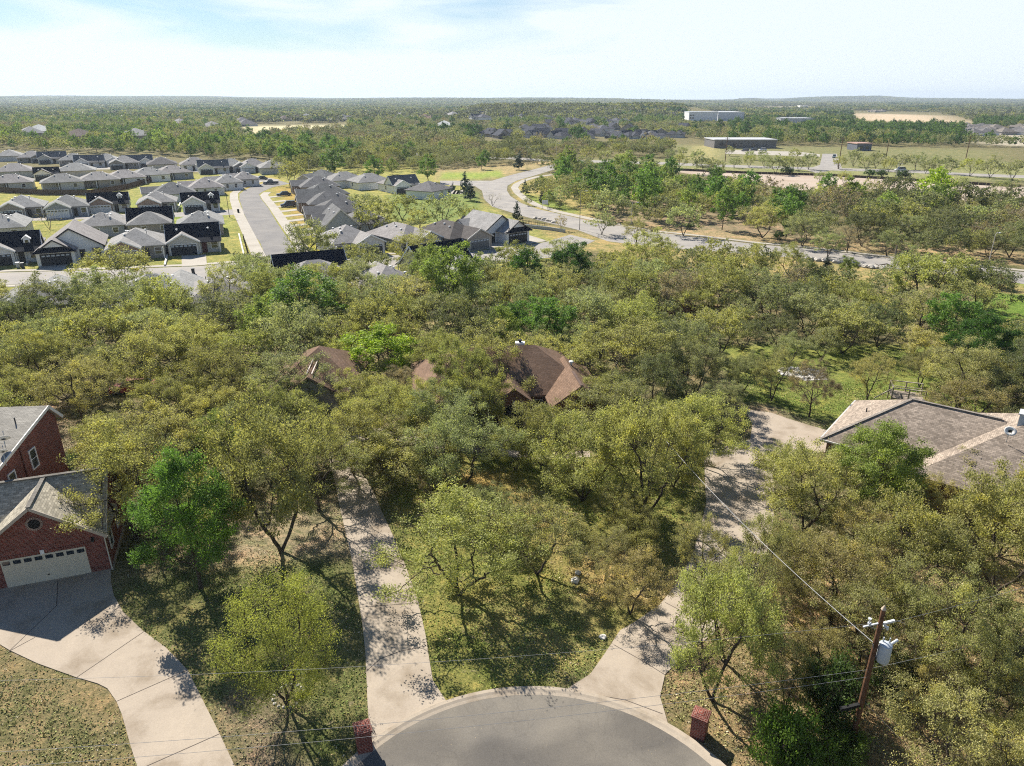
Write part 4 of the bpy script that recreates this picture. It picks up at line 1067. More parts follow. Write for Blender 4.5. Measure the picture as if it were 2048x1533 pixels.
# row facing the crossing street
H(697, 462, 4.3, -33, 'light grey house with dark garage door behind the silver car', 'H', LIGHT, GREY, W=11, Dp=15, mirror=True, door=(.03, .034, .04))
H(808, 456, 4.2, -42, 'slate-grey sided house with white panelled garage door', 'H', SLATE, GREY, W=9.5, Dp=18, mirror=True, door=(.78, .78, .78), gw=6.4)
H(905, 452, 4.2, -40, 'brown-grey sided house with grey garage door and stone corner', 'H', TAUPE, (.165, .15, .14), W=10, Dp=18, mirror=True, door=(.14, .15, .155), gw=6.4, trim=(.5, .48, .44))
H(984, 444, 4, -38, 'white farmhouse with black roof edges at the avenue corner', 'W', WHITE, GREY, DARK, W=10, Dp=16, mirror=True, trim=(.03, .03, .035), door=(.025, .028, .032))
H(955, 432, 5, 52, 'steep navy-roofed wing behind the avenue-corner farmhouse', 'A', WHITE, GREY, DARK, W=9, Dp=8, front=False, detail=0)
# backs nearest the wood
H(80, 575, 4, 150, 'grey gable-roofed house half hidden under oaks at the left frame edge', 'H', LIGHT, GREY, W=11, Dp=15)
H(308, 568, 4, 158, 'wide grey-roofed house behind the ash-grey oaks', 'H', LIGHT, GREY, W=14, Dp=16)
H(438, 562, 4, 158, 'grey-roofed house with barred back yard beside the bright lawn strip', 'H', LIGHT, GREY, W=10, Dp=16)
H(622, 522, 4.5, 155, 'navy-roofed house whose dark slope rises above the oak tops', 'A', LIGHT, GREY, DARK, W=12.5, Dp=15)
H(763, 548, 4, 145, 'grey hip-roofed house with black vents half hidden by oaks', 'H', MID, GREY, W=12, Dp=17)
H(893, 512, 4.5, 140, 'navy-roofed house with pale side wall above a green tree', 'A', MID, GREY, DARK, W=11.5, Dp=19)

# scattered homes among the far trees
fr = random.Random(3)
far = [(60, 258, TAUPE, GREY), (76, 254, WHITE, LIGHT), (190, 228, MID, GREY), (155, 263, TAUPE, (.2, .16, .13)), (268, 262, TAUPE, GREY), (360, 241, TAUPE, GREY), (425, 247, LIGHT, GREY), (482, 238, TAUPE, CHAR), (492, 242, MID, CHAR), (570, 234, TAUPE, (.2, .15, .12)), (592, 233, TAUPE, (.2, .15, .12)), (612, 230, MID, GREY), (685, 232, SLATE, CHAR), (696, 234, MID, CHAR), (800, 228, LIGHT, GREY), (850, 231, (.4, .22, .13), (.28, .18, .13)), (862, 234, TAUPE, (.28, .18, .13)), (905, 226, LIGHT, GREY), (888, 245, WHITE, LIGHT), (212, 225, MID, (.25, .2, .16)), (230, 224, MID, (.25, .2, .16))]
flab = ['dim brown-roofed home among trees beyond the rear row', 'bright white-roofed building at the far left woods', 'grey roof far out in the left woods', 'brown roof with a dark gable in the left woods', 'long grey roof slope behind the rear row', 'round-topped hip roof among brown oaks', 'hip roof with white spot among brown oaks', 'steep grey roof by the pale clearing', 'second steep roof beside the pale clearing', 'tan-red roof left of the clearing drive', 'tan-red gable beside the clearing drive', 'grey roof right of the tan-red gable', 'navy hip roof with pale gable beyond the belt of oaks', 'dark hip roof touching the navy roof', 'lone pale-gabled roof beyond the oak belt', 'terracotta roof beyond the oak belt', 'terracotta wing behind the oak belt', 'grey roof right of the terracotta home', 'small white shed roof above the oak belt', 'faint tan roof high in the left woods', 'faint tan roof beside its twin high in the left woods']
for (x, y, wc, rc), lab in zip(far, flab):
    H(x, y, 6, fr.uniform(-70, 70), lab, 'H', wc, rc, W=21, Dp=24, detail=0, group='homes among the far trees')
# distant slate-roofed estate, and the tract on the right: one house of each kind copied with its parts
ONES = 'first second third fourth fifth sixth seventh eighth ninth tenth eleventh twelfth thirteenth fourteenth fifteenth sixteenth seventeenth eighteenth nineteenth'.split(); TENS = 'twenty thirty forty fifty sixty seventy eighty ninety'.split()
def ordw(n):
    n += 1
    if n > 99: return 'hundred-and-' + ordw(n - 101) if n > 100 else 'hundredth'
    if n < 20: return ONES[n - 1]
    return TENS[n // 10 - 2][:-1] + 'ieth' if n % 10 == 0 else TENS[n // 10 - 2] + '-' + ONES[n % 10 - 1]
def number_across(objs, text):
    objs = sorted(objs, key=lambda o: proj(*o.location)[0])
    for i, o in enumerate(objs): o['label'] = f'{text(o)}, {ordw(i)} from the left'
def far_copies(spots, proto_args, labels, group, seed):
    pr = []
    for k, (wc, rc, pl_) in enumerate(proto_args):
        x, y = spots[k]; pr.append(H(x, y, 5, -20 + 40 * k, labels[k % len(labels)], pl_, wc, rc, rc, W=14, Dp=16, detail=0, group=group, name='far_house'))
    g = random.Random(seed); allh = list(pr)
    for i, (x, y) in enumerate(spots[len(pr):]):
        s_ = pr[i % len(pr)]; c = s_.copy(); COL.objects.link(c); p = at(x, y, 4); gz_ = float(hills(np.array([p.x]), np.array([p.y]))[0]); p = at(x, y, 4 + gz_); gz_ = float(hills(np.array([p.x]), np.array([p.y]))[0]); c.location = (p.x, p.y, gz_); c.rotation_euler = (0, 0, g.uniform(0, 6.28)); c['label'] = labels[i % len(pr) % len(labels)]
        for ch in s_.children:
            d = ch.copy(); COL.objects.link(d); d.parent = c
            for g2 in ch.children: e = g2.copy(); COL.objects.link(e); e.parent = d
        allh.append(c)
        blocked.append([(p.x + a, p.y + b_) for a, b_ in ((-9, -130), (9, -130), (9, 12), (-9, 12))])
    number_across(allh, lambda o: o['label'])
est = []
for i in range(62):
    t_ = i / 61; x = 955 + (1365 - 955) * t_ + fr.uniform(-4, 4); y = 227 - 4 * math.sin(t_ * 9) + fr.uniform(-7.5, 6) + 4 * t_
    est.append((x, max(y, 215)))
far_copies(est, [(MID, (.10, .105, .125), 'A'), (TAUPE, (.075, .08, .10), 'W'), (LIGHT, (.16, .165, .185), 'H')], ['steep slate roof in the distant estate', 'dark twin-gabled roof in the distant estate', 'paler roof in the distant estate'], 'steep roofs of the distant estate', 4)
tr = [(fr.uniform(1912, 2060), fr.uniform(249, 262)) for _ in range(26)] + [(fr.uniform(1730, 2060), fr.uniform(211, 222)) for _ in range(60)] + [(fr.uniform(1930, 2060), fr.uniform(222, 232)) for _ in range(24)]
far_copies(tr, [(LIGHT, (.20, .19, .185), 'S'), (TAUPE, (.25, .22, .19), 'H')], ['pale tract house beyond the far brown field', 'tan tract house beyond the far brown field'], 'tract houses beyond the far brown field', 9)
# large far buildings
def block(name, px0, px1, py, dep, h, mat, col, rcol, label, cat, group=None, wins=()):
    a = at(px0, py); b_ = at(px1, py); w = (b_ - a).length; c = (a + b_) / 2; rz = math.atan2(b_.y - a.y, b_.x - a.x); root = empty(name, (c.x, c.y, 0), rz); tag(root, label, cat, group)
    MB().box(-w / 2, w / 2, 0, dep, -.5, h).build('wall', mat, root, col)
    MB().box(-w / 2 - .4, w / 2 + .4, -.4, dep + .4, h + .002, h + .5).build('roof', M['paint'], root, rcol)
    for (f0, f1, z0, z1) in wins: MB().box(-w / 2 + w * f0, -w / 2 + w * f1, -.06, -.004, z0, z1).build('window', M['glass'], root)
    blocked.append([(c.x + x * math.cos(rz) - y * math.sin(rz), c.y + x * math.sin(rz) + y * math.cos(rz)) for x, y in ((-w / 2 - 3, -6), (w / 2 + 3, -6), (w / 2 + 3, dep + 3), (-w / 2 - 3, dep + 3))])
    return root
block('warehouse', 1377, 1434, 244, 30, 13, M['paint'], (.72, .72, .72), (.6, .62, .65), 'tall white warehouse with small square windows, nearer half', 'warehouse', wins=[(.03, .09, 7.5, 9.5), (.12, .18, 7.5, 9.5), (.03, .09, 4, 6), (.12, .18, 4, 6)])
block('warehouse', 1435, 1487, 243, 60, 12, M['paint'], (.62, .63, .66), (.6, .62, .65), 'windowless white warehouse half with a tan end wall', 'warehouse')
block('low_building', 1428, 1552, 297, 26, 5, M['paint'], (.16, .15, .15), (.50, .50, .50), 'long low grey-roofed building behind the far car park', 'building', wins=[(.08, .2, 1, 3), (.3, .36, 1, 3), (.4, .46, 1, 3), (.6, .66, 1, 3)])
block('low_building', 1713, 1742, 302, 14, 4, M['paint'], (.12, .13, .16), (.42, .26, .20), 'small building with a terracotta roof by the green woods', 'building', wins=[(.2, .4, 1, 3), (.6, .8, 1, 3)])
block('low_building', 1560, 1625, 247, 30, 6, M['paint'], (.55, .55, .55), (.62, .64, .66), 'pale flat-roofed building right of the white warehouse', 'building')
block('low_building', 1600, 1616, 216, 30, 8, M['paint'], (.7, .68, .62), (.65, .63, .6), 'cream block on the far fields', 'building')
block('low_building', 1690, 1705, 219, 30, 7, M['paint'], (.7, .7, .7), (.65, .65, .65), 'white block right of the cream one on the far fields', 'building')
block('low_building', 1918, 1935, 204.5, 60, 9, M['paint'], (.75, .75, .75), (.7, .7, .7), 'white shed just under the horizon', 'building')

# ---------------------------------------------------------------- red brick house, left
g0 = at(223, 1139); hb = R(-19.6)
root = empty('brick_garage', (g0.x, g0.y, 0), -hb); tag(root, 'red brick garage with cream double door and round gable vent at the flared driveway', 'garage')
# local: x left is negative, +y goes back; front face y=0, door centred at x=-3.65
wb = MB(); wb.box(-7.3, 0, 0, 7.8, -.3, 3.05); wb.box(-13.0, -7.302, .6, 7.8, -.3, 3.05)
m_ = -3.65; wb.face([(-7.3, 0, 3.05), (0, 0, 3.05), (m_, 0, 5.6)]); wb.face([(0, 0, 3.05), (0, 7.8, 3.05), (0, 3.9, 5.75)])
wb.build('wall', M['brick'], root)
rf = MB(); e = .32
for xa in (-7.3 - e, 0 + e): slabq(rf, (xa, -e, 3.05 - .2), (xa, 3.9, 3.05 - .2), (m_, 3.9, 5.62 + .2), (m_, -e, 5.62 + .2))
for ya in (-e, 7.8 + e):
    slabq(rf, (-7.6 if ya < 0 else -13.3, ya + (0.02 if ya < 0 else 0), 3.05 - .14) if False else (-13.3, ya if ya > 0 else .3, 2.95), (.22, ya if ya > 0 else .04, 2.95), (.22, 3.9, 5.86), (-13.3, 3.9, 5.86))
rf.build('roof', M['shingle_bold'], root, (.56, .50, .39))
rc = MB(); rc.bar((m_, -e, 5.85), (m_, 3.8, 5.85), .28, .05); rc.bar((-13.3, 3.9, 5.90), (.22, 3.9, 5.90), .28, .05); rc.build('ridge_cap', M['shingle'], root, (.25, .23, .20))
fb = MB()
for xa in (-7.3 - e, e): fb.bar((xa, -e - .03, 2.80), (m_, -e - .03, 5.74), .06, .2)
fb.bar((.25, .04, 2.86), (.25, 3.9, 5.77), .06, .2); fb.bar((.25, 8.1, 2.86), (.25, 3.9, 5.77), .06, .2)
fb.build('fascia', M['paint'], root, (.46, .40, .33))
d_ = MB(); dw = 4.9
d_.box(m_ - dw / 2, m_ + dw / 2, -.02, .06, 0, 2.15)
for k in range(1, 4): d_.box(m_ - dw / 2 + .01, m_ + dw / 2 - .01, -.028, -.021, 2.15 * k / 4 - .012, 2.15 * k / 4 + .012)
do = d_.build('garage_door', M['paint'], root, (.60, .54, .42))
gl = MB()
for k in range(8): x0 = m_ - dw / 2 + dw * (k + .16) / 8; gl.box(x0, x0 + dw / 8 * .70, -.04, -.021, 1.74, 2.02)
gl.build('door_window', M['glass'], do)
MB().box(m_ - .05, m_ + .08, -.05, -.029, .5, .56).build('handle', M['rubber'], do)
tr_ = MB(); n_ = 34
for k in range(n_): x0 = m_ - dw / 2 - .2 + (dw + .4) * k / n_; tr_.box(x0 + .01, x0 + (dw + .4) / n_ - .012, -.035, -.004, 2.17, 2.42)
tr_.build('soldier_course', M['brick'], root)
MB().prism([(m_ - .12, -.075), (m_ + .12, -.075), (m_ + .12, -.036), (m_ - .12, -.036)], 2.14, 2.46).build('keystone', M['paint'], root, (.8, .78, .74))
v_ = MB(); v_.tube([(m_, -.07, 4.45), (m_, .02, 4.45)], .33, 20); v_.build('gable_vent', M['rubber'], root)
v_ = MB()
for k in range(26): a = 2 * math.pi * k / 26; v_.bar((m_ + .35 * math.cos(a), -.03, 4.45 + .35 * math.sin(a)), (m_ + .5 * math.cos(a), -.03, 4.45 + .5 * math.sin(a)), .05, .075)
v_.build('vent_surround', M['brick_tan'], root)
lamp = MB(); lamp.box(-.72, -.56, -.16, -.004, 2.45, 2.75); lamp.build('wall_lamp', M['rubber'], root)
lamp = MB(); lamp.box(-6.72, -6.56, -.16, -.004, 2.45, 2.75); lamp.build('wall_lamp', M['rubber'], root)
window(root, (0, 1.6, 1.6), '+x', .9, 1.3, (.72, .70, .66)); window(root, (0, 4.4, 1.6), '+x', .9, 1.3, (.72, .70, .66))
MB().tube([(.07, -.07, .05), (.07, -.07, 2.75)], .045, 6).build('downspout', M['paint'], root, (.6, .55, .47))
MB().box(-7.45, .15, -.12, 7.9, -.3, .06).build('footing', M['concrete'], root)
blocked.append(P2([(-100, 1200), (-100, 930), (250, 930), (258, 1150)]))
# two storey part behind
tx = g0.x - 8 * math.cos(R(5)) * 1.0; th_ = R(-5)
root = empty('brick_house', (g0.x - 7.9, g0.y + .1, 0), R(5)); tag(root, 'two-storey red brick house with grey roof and satellite dish at the left frame edge', 'house')
wb = MB(); wb.box(-11, 0, 2.5, 10.9, -.3, 5.7); wb.face([(0, 2.5, 5.7), (0, 10.9, 5.7), (0, 10.9, 6.6), (0, 9.7, 7.75), (0, 2.5, 6.3)]); wb.build('wall', M['brick'], root)
rf = MB(); slabq(rf, (-11.5, 1.0, 6.15), (.3, 1.0, 6.15), (.3, 9.8, 7.95), (-11.5, 9.8, 7.95)); slabq(rf, (.3, 11.3, 6.45), (-11.5, 11.3, 6.45), (-11.5, 9.8, 7.95), (.3, 9.8, 7.95)); rf.build('roof', M['shingle'], root, (.38, .355, .31))
fb = MB(); fb.bar((.34, 1.0, 6.03), (.34, 9.8, 7.84), .07, .24); fb.bar((.34, 11.3, 6.34), (.34, 9.8, 7.84), .07, .24); fb.build('rake_board', M['paint'], root, (.72, .68, .62))
window(root, (0, 6.9, 4.9), '+x', .8, 1.5, (.75, .74, .72)); window(root, (0, 4.0, 4.5), '+x', .8, 1.5, (.75, .74, .72))
MB().tube([(.07, 5.6, .1), (.07, 5.6, 6.6)], .05, 6).build('downspout', M['paint'], root, (.12, .05, .04))
pipes(root, [(-1.0, 7.6, 7.55)])
def dish(par_loc, rz, label, s=.42, grp=None):
    r_ = empty('satellite_dish', par_loc, rz); tag(r_, label, 'satellite dish', grp)
    MB().tube([(0, 0, -.25), (0, 0, .3), (.0, -.1, .62)], .03, 8).build('mast', M['metal'], r_)
    b_ = MB(); k_ = 22; rings = [(0, 0), (.35, .015), (.7, .06), (1, .12)]
    n0 = len(b_.v); nrm = Vector((0, -.72, .69)); t_ = Vector((1, 0, 0)); u_ = t_.cross(nrm) * -1; c_ = Vector((0, -.16, .75))
    for side in (0, .012):
        for rr, dd in rings[1:]:
            for j in range(k_): a = 2 * math.pi * j / k_; b_.v.append(tuple(c_ + (t_ * math.cos(a) + u_ * math.sin(a) * .9) * rr * s + nrm * (dd * s * 1.4 - side)))
    for sd_ in (0, 1):
        o_ = sd_ * 3 * k_
        for i_ in range(2):
            for j in range(k_): a, b2 = o_ + i_ * k_ + j, o_ + i_ * k_ + (j + 1) % k_; b_.f.append((a, b2, b2 + k_, a + k_) if sd_ == 0 else (a, a + k_, b2 + k_, b2))
        b_.f.append(tuple(o_ + j for j in (range(k_) if sd_ == 0 else reversed(range(k_)))))
    for j in range(k_): a, b2 = 2 * k_ + j, 2 * k_ + (j + 1) % k_; b_.f.append((a, b2, b2 + 3 * k_, a + 3 * k_))
    b_.build('reflector', M['paint'], r_, (.62, .60, .56), True)
    q_ = c_ + nrm * s * 1.5 - u_ * .1; MB().tube([tuple(c_ - u_ * s * .85), tuple(q_)], .015, 6).tube([tuple(q_ - nrm * .06), tuple(q_ + nrm * .06)], .03, 8).build('receiver_arm', M['metal'], r_)
    return r_
rl_ = root.matrix_basis
root_m = Matrix.Rotation(R(5), 4, 'Z'); bx_, by_ = g0.x - 7.9, g0.y + .1
pp = at(12, 897, 7.0); dish((pp.x, pp.y, 6.9), R(-150), 'dark round satellite dish low on the grey roof of the two-storey brick house', .42)
pp = at(10, 920, 6.8); dish((pp.x, pp.y, 6.6), R(-150), 'smaller satellite dish just below the dark one on the two-storey brick house', .3)
blocked.append([(bx_ - 14, by_ - 1), (bx_ + 1, by_ - 1), (bx_ + 1, by_ + 12), (bx_ - 14, by_ + 12)])

# ---------------------------------------------------------------- brown-roofed house in the middle
BR = (.27, .175, .12)
root = empty('brown_roof_house', (9.0, 63.0, 0), R(-6)); 
root.rotation_euler.z = R(8); tag(root, 'low brick house with brown hipped roof and arched entry, half hidden by oaks', 'house')
wb = MB(); wb.box(-18, -.6, 3.0, 13, -.3, 2.9); wb.box(-5.0, 0, 0, 9.5, -.3, 2.9); gable_b = MB()
rb = MB(); hip(rb, -18, -.6, 3.0, 13, 2.95, .62, .5)
gable(rb, wb, -5.0, 0, 0, 7.6, 2.9, .72, 'y', .45)
hip(rb, -4.4, .0, 3.5, 9.5, 2.9, .7, .5)
wb.box(-10.3, -7.3, 1.0, 2.998, -.3, 3.1); gable(rb, wb, -10.3, -7.3, 1.0, 6.5, 3.1, .8, 'y', .3)
wb.box(-16.5, -12.8, .6, 2.998, -.3, 2.85); gable(rb, wb, -16.5, -12.8, .6, 6.5, 2.85, .7, 'y', .35)
wb.build('wall', M['brick_dark'], root); rb.build('roof', M['shingle'], root, BR)
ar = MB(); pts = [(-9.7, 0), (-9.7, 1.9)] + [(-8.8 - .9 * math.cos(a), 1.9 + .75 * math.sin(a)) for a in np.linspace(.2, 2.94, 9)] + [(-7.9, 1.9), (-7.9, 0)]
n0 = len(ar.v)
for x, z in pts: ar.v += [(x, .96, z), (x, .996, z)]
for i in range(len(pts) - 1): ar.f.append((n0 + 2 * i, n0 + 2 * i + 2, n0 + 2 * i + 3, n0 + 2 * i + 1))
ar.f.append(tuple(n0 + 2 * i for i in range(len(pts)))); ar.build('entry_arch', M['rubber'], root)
MB().box(-8.9, -8.7, .9, .957, 2.72, 3.05).build('keystone', M['paint'], root, (.7, .68, .62))
window(root, (-3.0, 0, 1.5), '-y', 1.6, 1.4, (.6, .57, .5)); window(root, (-14.6, .6, 1.5), '-y', 1.6, 1.4, (.6, .57, .5)); window(root, (0, 5, 1.5), '+x', 1.2, 1.3, (.6, .57, .5)); window(root, (-6.2, 3.0, 1.5), '-y', 1.2, 1.4, (.6, .57, .5))
vents(root, [(-2.1, 6.0, 4.75)], True); pipes(root, [(-13, 7.0, 5.2), (-6, 10, 5.2)])
rc = MB(); rc.bar((-2.5, -.45, 4.86), (-2.5, 3.4, 4.86), .26, .05); rc.build('ridge_cap', M['shingle'], root, (.2, .14, .115))
blocked.append([tuple((Matrix.Rotation(R(8), 4, 'Z') @ Vector((x, y, 0)) + Vector((9, 63, 0)))[:2]) for x, y in ((-18.5, 1), (.5, -.5), (.5, 13), (-18.5, 13.5))])
root = empty('chimney', (0, 0, 0)); pc = at(1040, 700, 5.5); root.location = (pc.x, pc.y, 0); tag(root, 'white-capped brick chimney stack rising behind the brown roof', 'chimney')
MB().box(-.45, .45, -.3, .3, 0, 6.2).build('stack', M['paint'], root, (.55, .55, .55)); MB().box(-.5, .5, -.35, .35, 6.202, 6.35).build('cap', M['paint'], root, (.8, .8, .8)); MB().tube([(0, 0, 6.3), (0, 0, 6.55)], .15, 10).tube([(0, 0, 6.55), (0, 0, 6.62)], .22, 10).build('flue', M['rubber'], root)
# detached garage to its left
pg = at(636, 712, 5.0)
root = empty('detached_garage', (pg.x, pg.y, 0), R(6)); tag(root, 'detached garage with brown hipped roof and pale front wall behind oaks', 'garage')
wb = MB(); wb.box(-4.2, 4.2, -4.5, 4.5, -.3, 2.9); rb = MB(); hip(rb, -4.2, 4.2, -3.5, 5.5, 2.9, .62, .5); gable(rb, wb, -3.2, 3.2, -6.2, 0, 2.9, .66, 'y', .4); wb.box(-3.2, 3.2, -6.2, -4.502, -.3, 2.9)
wb.build('wall', M['paint'], root, (.40, .37, .34)); rb.build('roof', M['shingle'], root, BR)
garage_door(root, 0, -6.2, 4.9, 2.15, (.42, .40, .37), 0, (.45, .42, .38)); rc = MB(); rc.bar((-.25, -5.8, 5.18), (-.25, -1.5, 5.18), .1, .05); rc.bar((.25, -5.8, 5.18), (.25, -1.5, 5.18), .1, .05); rc.build('ridge_cap', M['paint'], root, (.5, .42, .36))
blocked.append([(pg.x - 5, pg.y - 7), (pg.x + 5, pg.y - 7), (pg.x + 5, pg.y + 6), (pg.x - 5, pg.y + 6)])

# ---------------------------------------------------------------- tan-roofed house, right
c0 = at(1640, 876, 2.9)
root = empty('tan_roof_house', (c0.x, c0.y, 0), R(-39)); tag(root, 'large house with tan-grey hipped shingle roof at the right frame edge', 'house')
wb = MB(); wb.box(.5, 13.0, .5, 10.4, -.3, 2.8); wb.box(7.9, 21.0, -1.6, 12.0, -.3, 2.95)
wb.build('wall', M['brick_dark'], root)
rb = MB(); hip(rb, .5, 17.0, .5, 10.4, 2.9, .62, .5); hip(rb, 7.9, 22.0, -1.6, 12.4, 3.0, .62, .5); hip(rb, 3.2, 8.0, 7.4, 13.0, 2.85, .62, .4)
wb2 = MB(); wb2.box(3.5, 7.7, 10.402, 12.8, -.3, 2.8); wb2.build('rear_wall', M['brick_dark'], root)
rb.build('roof', M['shingle_bold'], root, (.43, .35, .28))
g_ = MB(); g_.bar((0, 0, 2.74), (7.4, 0, 2.74), .12, .14); g_.bar((0, 0, 2.74), (0, 10.9, 2.74), .12, .14); g_.build('gutter', M['paint'], root, (.55, .53, .50))
hc = MB()
def hipz(x, y): return 2.9 - .124 + min(x, y) * .62
hc.bar((0.05, .05, 2.84), (5.45, 5.45, hipz(5.45, 5.45) + .03), .26, .05); hc.bar((5.45, 5.45, hipz(5.45, 5.45) + .05), (12, 5.45, hipz(5.45, 5.45) + .05), .26, .05); hc.build('ridge_cap', M['shingle'], root, (.33, .29, .25))
pipes(root, [(2.2, 5.2, 4.1)])
rm = Matrix.Rotation(R(-39), 4, 'Z')
window(root, (4.0, .5, 1.5), '-y', 1.6, 1.3, (.6, .57, .5))
blocked.append([tuple((rm @ Vector((x, y, 0)) + Vector((c0.x, c0.y, 0)))[:2]) for x, y in ((-.5, -.5), (7, -.5), (7, -2), (24, -2), (24, 13), (-.5, 13))])
pc = at(2042, 897, 4.5)
root = empty('metal_chimney', (pc.x, pc.y, 0), R(-39)); tag(root, 'pale blue-grey boxed chimney on the tan roof beside the dish', 'chimney')
MB().box(-.65, .65, -.5, .5, 3.5, 7.4).build('stack', M['paint'], root, (.42, .47, .52)); MB().box(-.74, .74, -.59, .59, 7.402, 7.5).build('cap', M['paint'], root, (.62, .62, .62)); MB().box(-.3, .3, -.2, .2, 7.502, 7.75).build('flue', M['metal'], root)
pc = at(2016, 872, 6.2); dish((pc.x, pc.y, 5.9), R(-20), 'beige satellite dish beside the boxed chimney on the tan roof', .42)

# raised deck rail behind the tan house
pa, pb_ = at(1784, 792, 1.2), at(1850, 800, 1.2)
root = empty('raised_deck', ((pa.x + pb_.x) / 2, (pa.y + pb_.y) / 2, 0), math.atan2(pb_.y - pa.y, pb_.x - pa.x)); tag(root, 'small raised wooden deck with open railing behind the tan-roofed house', 'deck')
w_ = (pb_ - pa).length / 2
MB().box(-w_, w_, 0, 2.4, .85, 1.0).build('platform', M['wood_fence'], root, (.36, .30, .24))
for x in (-w_, 0, w_):
    for y in (.06, 2.34): MB().box(x - .06, x + .06, y - .05, y + .05, 0, 2.05).build('post', M['wood_fence'], root, (.42, .36, .29))
r_ = MB(); r_.bar((-w_, 2.34, 2.08), (w_, 2.34, 2.08), .12, .08); r_.bar((-w_, .06, 2.08), (w_, .06, 2.08), .12, .08); r_.bar((-w_, 2.34, 1.5), (w_, 2.34, 1.5), .06); r_.bar((-w_, .06, 1.5), (w_, .06, 1.5), .06); r_.bar((-w_, .06, 2.08), (-w_, 2.34, 2.08), .12, .08); r_.bar((-w_ - .1, 0, 2.0), (-w_ - 1.6, 0, .7), .1); r_.build('railing', M['wood_fence'], root, (.50, .44, .36))

# ---------------------------------------------------------------- brick mailboxes
def mailbox(px, py, rz, label, s=1.0):
    p = at(px, py); r_ = empty('brick_mailbox', (p.x, p.y, 0), rz); tag(r_, label, 'mailbox', 'brick mailboxes at the kerb')
    MB().box(-.36, .36, -.36, .36, -.1, 1.32).build('pillar', M['brick'], r_)
    c_ = MB(); b0 = [(-.42, -.42, 1.322), (.42, -.42, 1.322), (.42, .42, 1.322), (-.42, .42, 1.322)]; b1 = [(x, y, 1.42) for x, y, _ in b0]; ap = (0, 0, 1.56)
    c_.face(b0[::-1])
    for i in range(4): j = (i + 1) % 4; c_.face([b0[i], b0[j], b1[j], b1[i]]); c_.face([b1[i], b1[j], ap])
    c_.build('cap', M['brick'], r_)
    d = MB(); d.box(.361, .40, -.13, .13, .92, 1.2); d.tube([(.30, 0, 1.2), (.41, 0, 1.2)], .125, 12); dd = d.build('mail_door', M['paint'], r_, (.05, .05, .055))
    MB().box(.401, .41, -.09, .09, 1.0, 1.1).build('number_plate', M['paint'], dd, (.75, .75, .72)); return r_
mailbox(729, 1497, R(22), 'brick mailbox pillar left of the cul-de-sac kerb'); mailbox(1397, 1470, R(150), 'shaded brick mailbox pillar right of the cul-de-sac kerb')

# ---------------------------------------------------------------- utility pole and its lines
pb = at(1700, 1500); HP = 8.6
root = empty('utility_pole', (pb.x, pb.y, 0)); tag(root, 'brown wooden utility pole with grey transformer can beside the right mailbox woods', 'utility pole')
MB().tube([(0, 0, -.3), (0, 0, HP * .5), (0, 0, HP)], [.15, .13, .10], 14).build('pole', M['wood_pole'], root)
cx_, cy_ = .42, -.12; zt = HP - 2.9
c_ = MB(); prof = [(.0, .02), (.02, .24), (.10, .285), (.85, .285), (.95, .27), (1.0, .29), (1.04, .25), (1.12, .1)]
c_.tube([(cx_, cy_, zt + z) for z, r0 in prof], [r0 for z, r0 in prof], 20); can = c_.build('transformer', M['paint'], root, (.44, .48, .52), True)
MB().box(.12, .2, -.16, -.02, zt + .15, zt + .3).box(.12, .2, -.16, -.02, zt + .72, zt + .86).build('bracket', M['metal'], root)
for dx, dy in ((-.1, .08), (.12, .02)): MB().tube([(cx_ + dx, cy_ + dy, zt + 1.05), (cx_ + dx * 1.2, cy_ + dy, zt + 1.2), (cx_ + dx * 1.2, cy_ + dy, zt + 1.36)], [.05, .035, .03], 8).build('bushing', M['ceramic'], can)
MB().tube([(cx_ + .30, cy_ + .1, zt + .95), (cx_ + .62, cy_ + .2, zt + 1.1)], .06, 10).build('lightning_arrester', M['ceramic'], root)
MB().bar((.1, 0, HP - .72), (-.75, .0, HP - .98), .06).build('bracket_arm', M['ceramic'], root)
MB().bar((.1, .0, HP - .8), (.62, .0, HP - .62), .10).build('fused_cutout', M['ceramic'], root)
MB().tube([(-.5, 0, HP - .86), (-.52, 0, HP - .52)], .035, 8).tube([(-.52, 0, HP - .54), (-.52, 0, HP - .5)], .08, 8).tube([(-.5, 0, HP - .8), (-.5, 0, HP - .74)], .08, 8).build('insulator', M['ceramic'], root)
MB().tube([(.18, 0, HP - .9), (.34, -.05, HP - .98), (.36, -.05, HP - 1.1)], [.06, .07, .05], 8).build('insulator', M['ceramic'], root)
MB().tube([(0, 0, HP), (0, 0, HP + .06), (0, 0, HP + .2)], [.12, .1, .03], 10).build('pole_cap', M['paint'], root, (.5, .40, .30))
def loop(name, a, b_, sag, r=.012, par=None, mat='wire', n=14):
    a, b_ = Vector(a), Vector(b_); pts = [a.lerp(b_, i / n) - Vector((0, 0, sag * 4 * (i / n) * (1 - i / n))) for i in range(n + 1)]
    return MB().tube(pts, r, 5).build(name, M[mat], par)
loop('jumper_wire', (-.5, 0, HP - .9), (.3, -.05, HP - 1.0), .14, .012, root); loop('jumper_wire', (.6, 0, HP - .66), (1.25, .1, HP - .95), -.08, .012, root); loop('jumper_wire', (-.12, -.05, HP - 1.95), (.2, -.12, zt + .7), .55, .014, root); loop('jumper_wire', (-.16, -.03, HP - 1.9), (.16, -.1, zt + .95), .35, .014, root)
MB().bar((-.1, -.05, 3.0), (-1.0, -.1, 2.75), .16).build('splice_case', M['rubber'], root)
W0 = Vector((pb.x, pb.y, 0))
def cable(a, b_, sag, r, label, grp=None):
    o_ = loop('overhead_cable', a, b_, sag, r, None, 'wire', 26); tag(o_, label, 'cable', grp); return o_
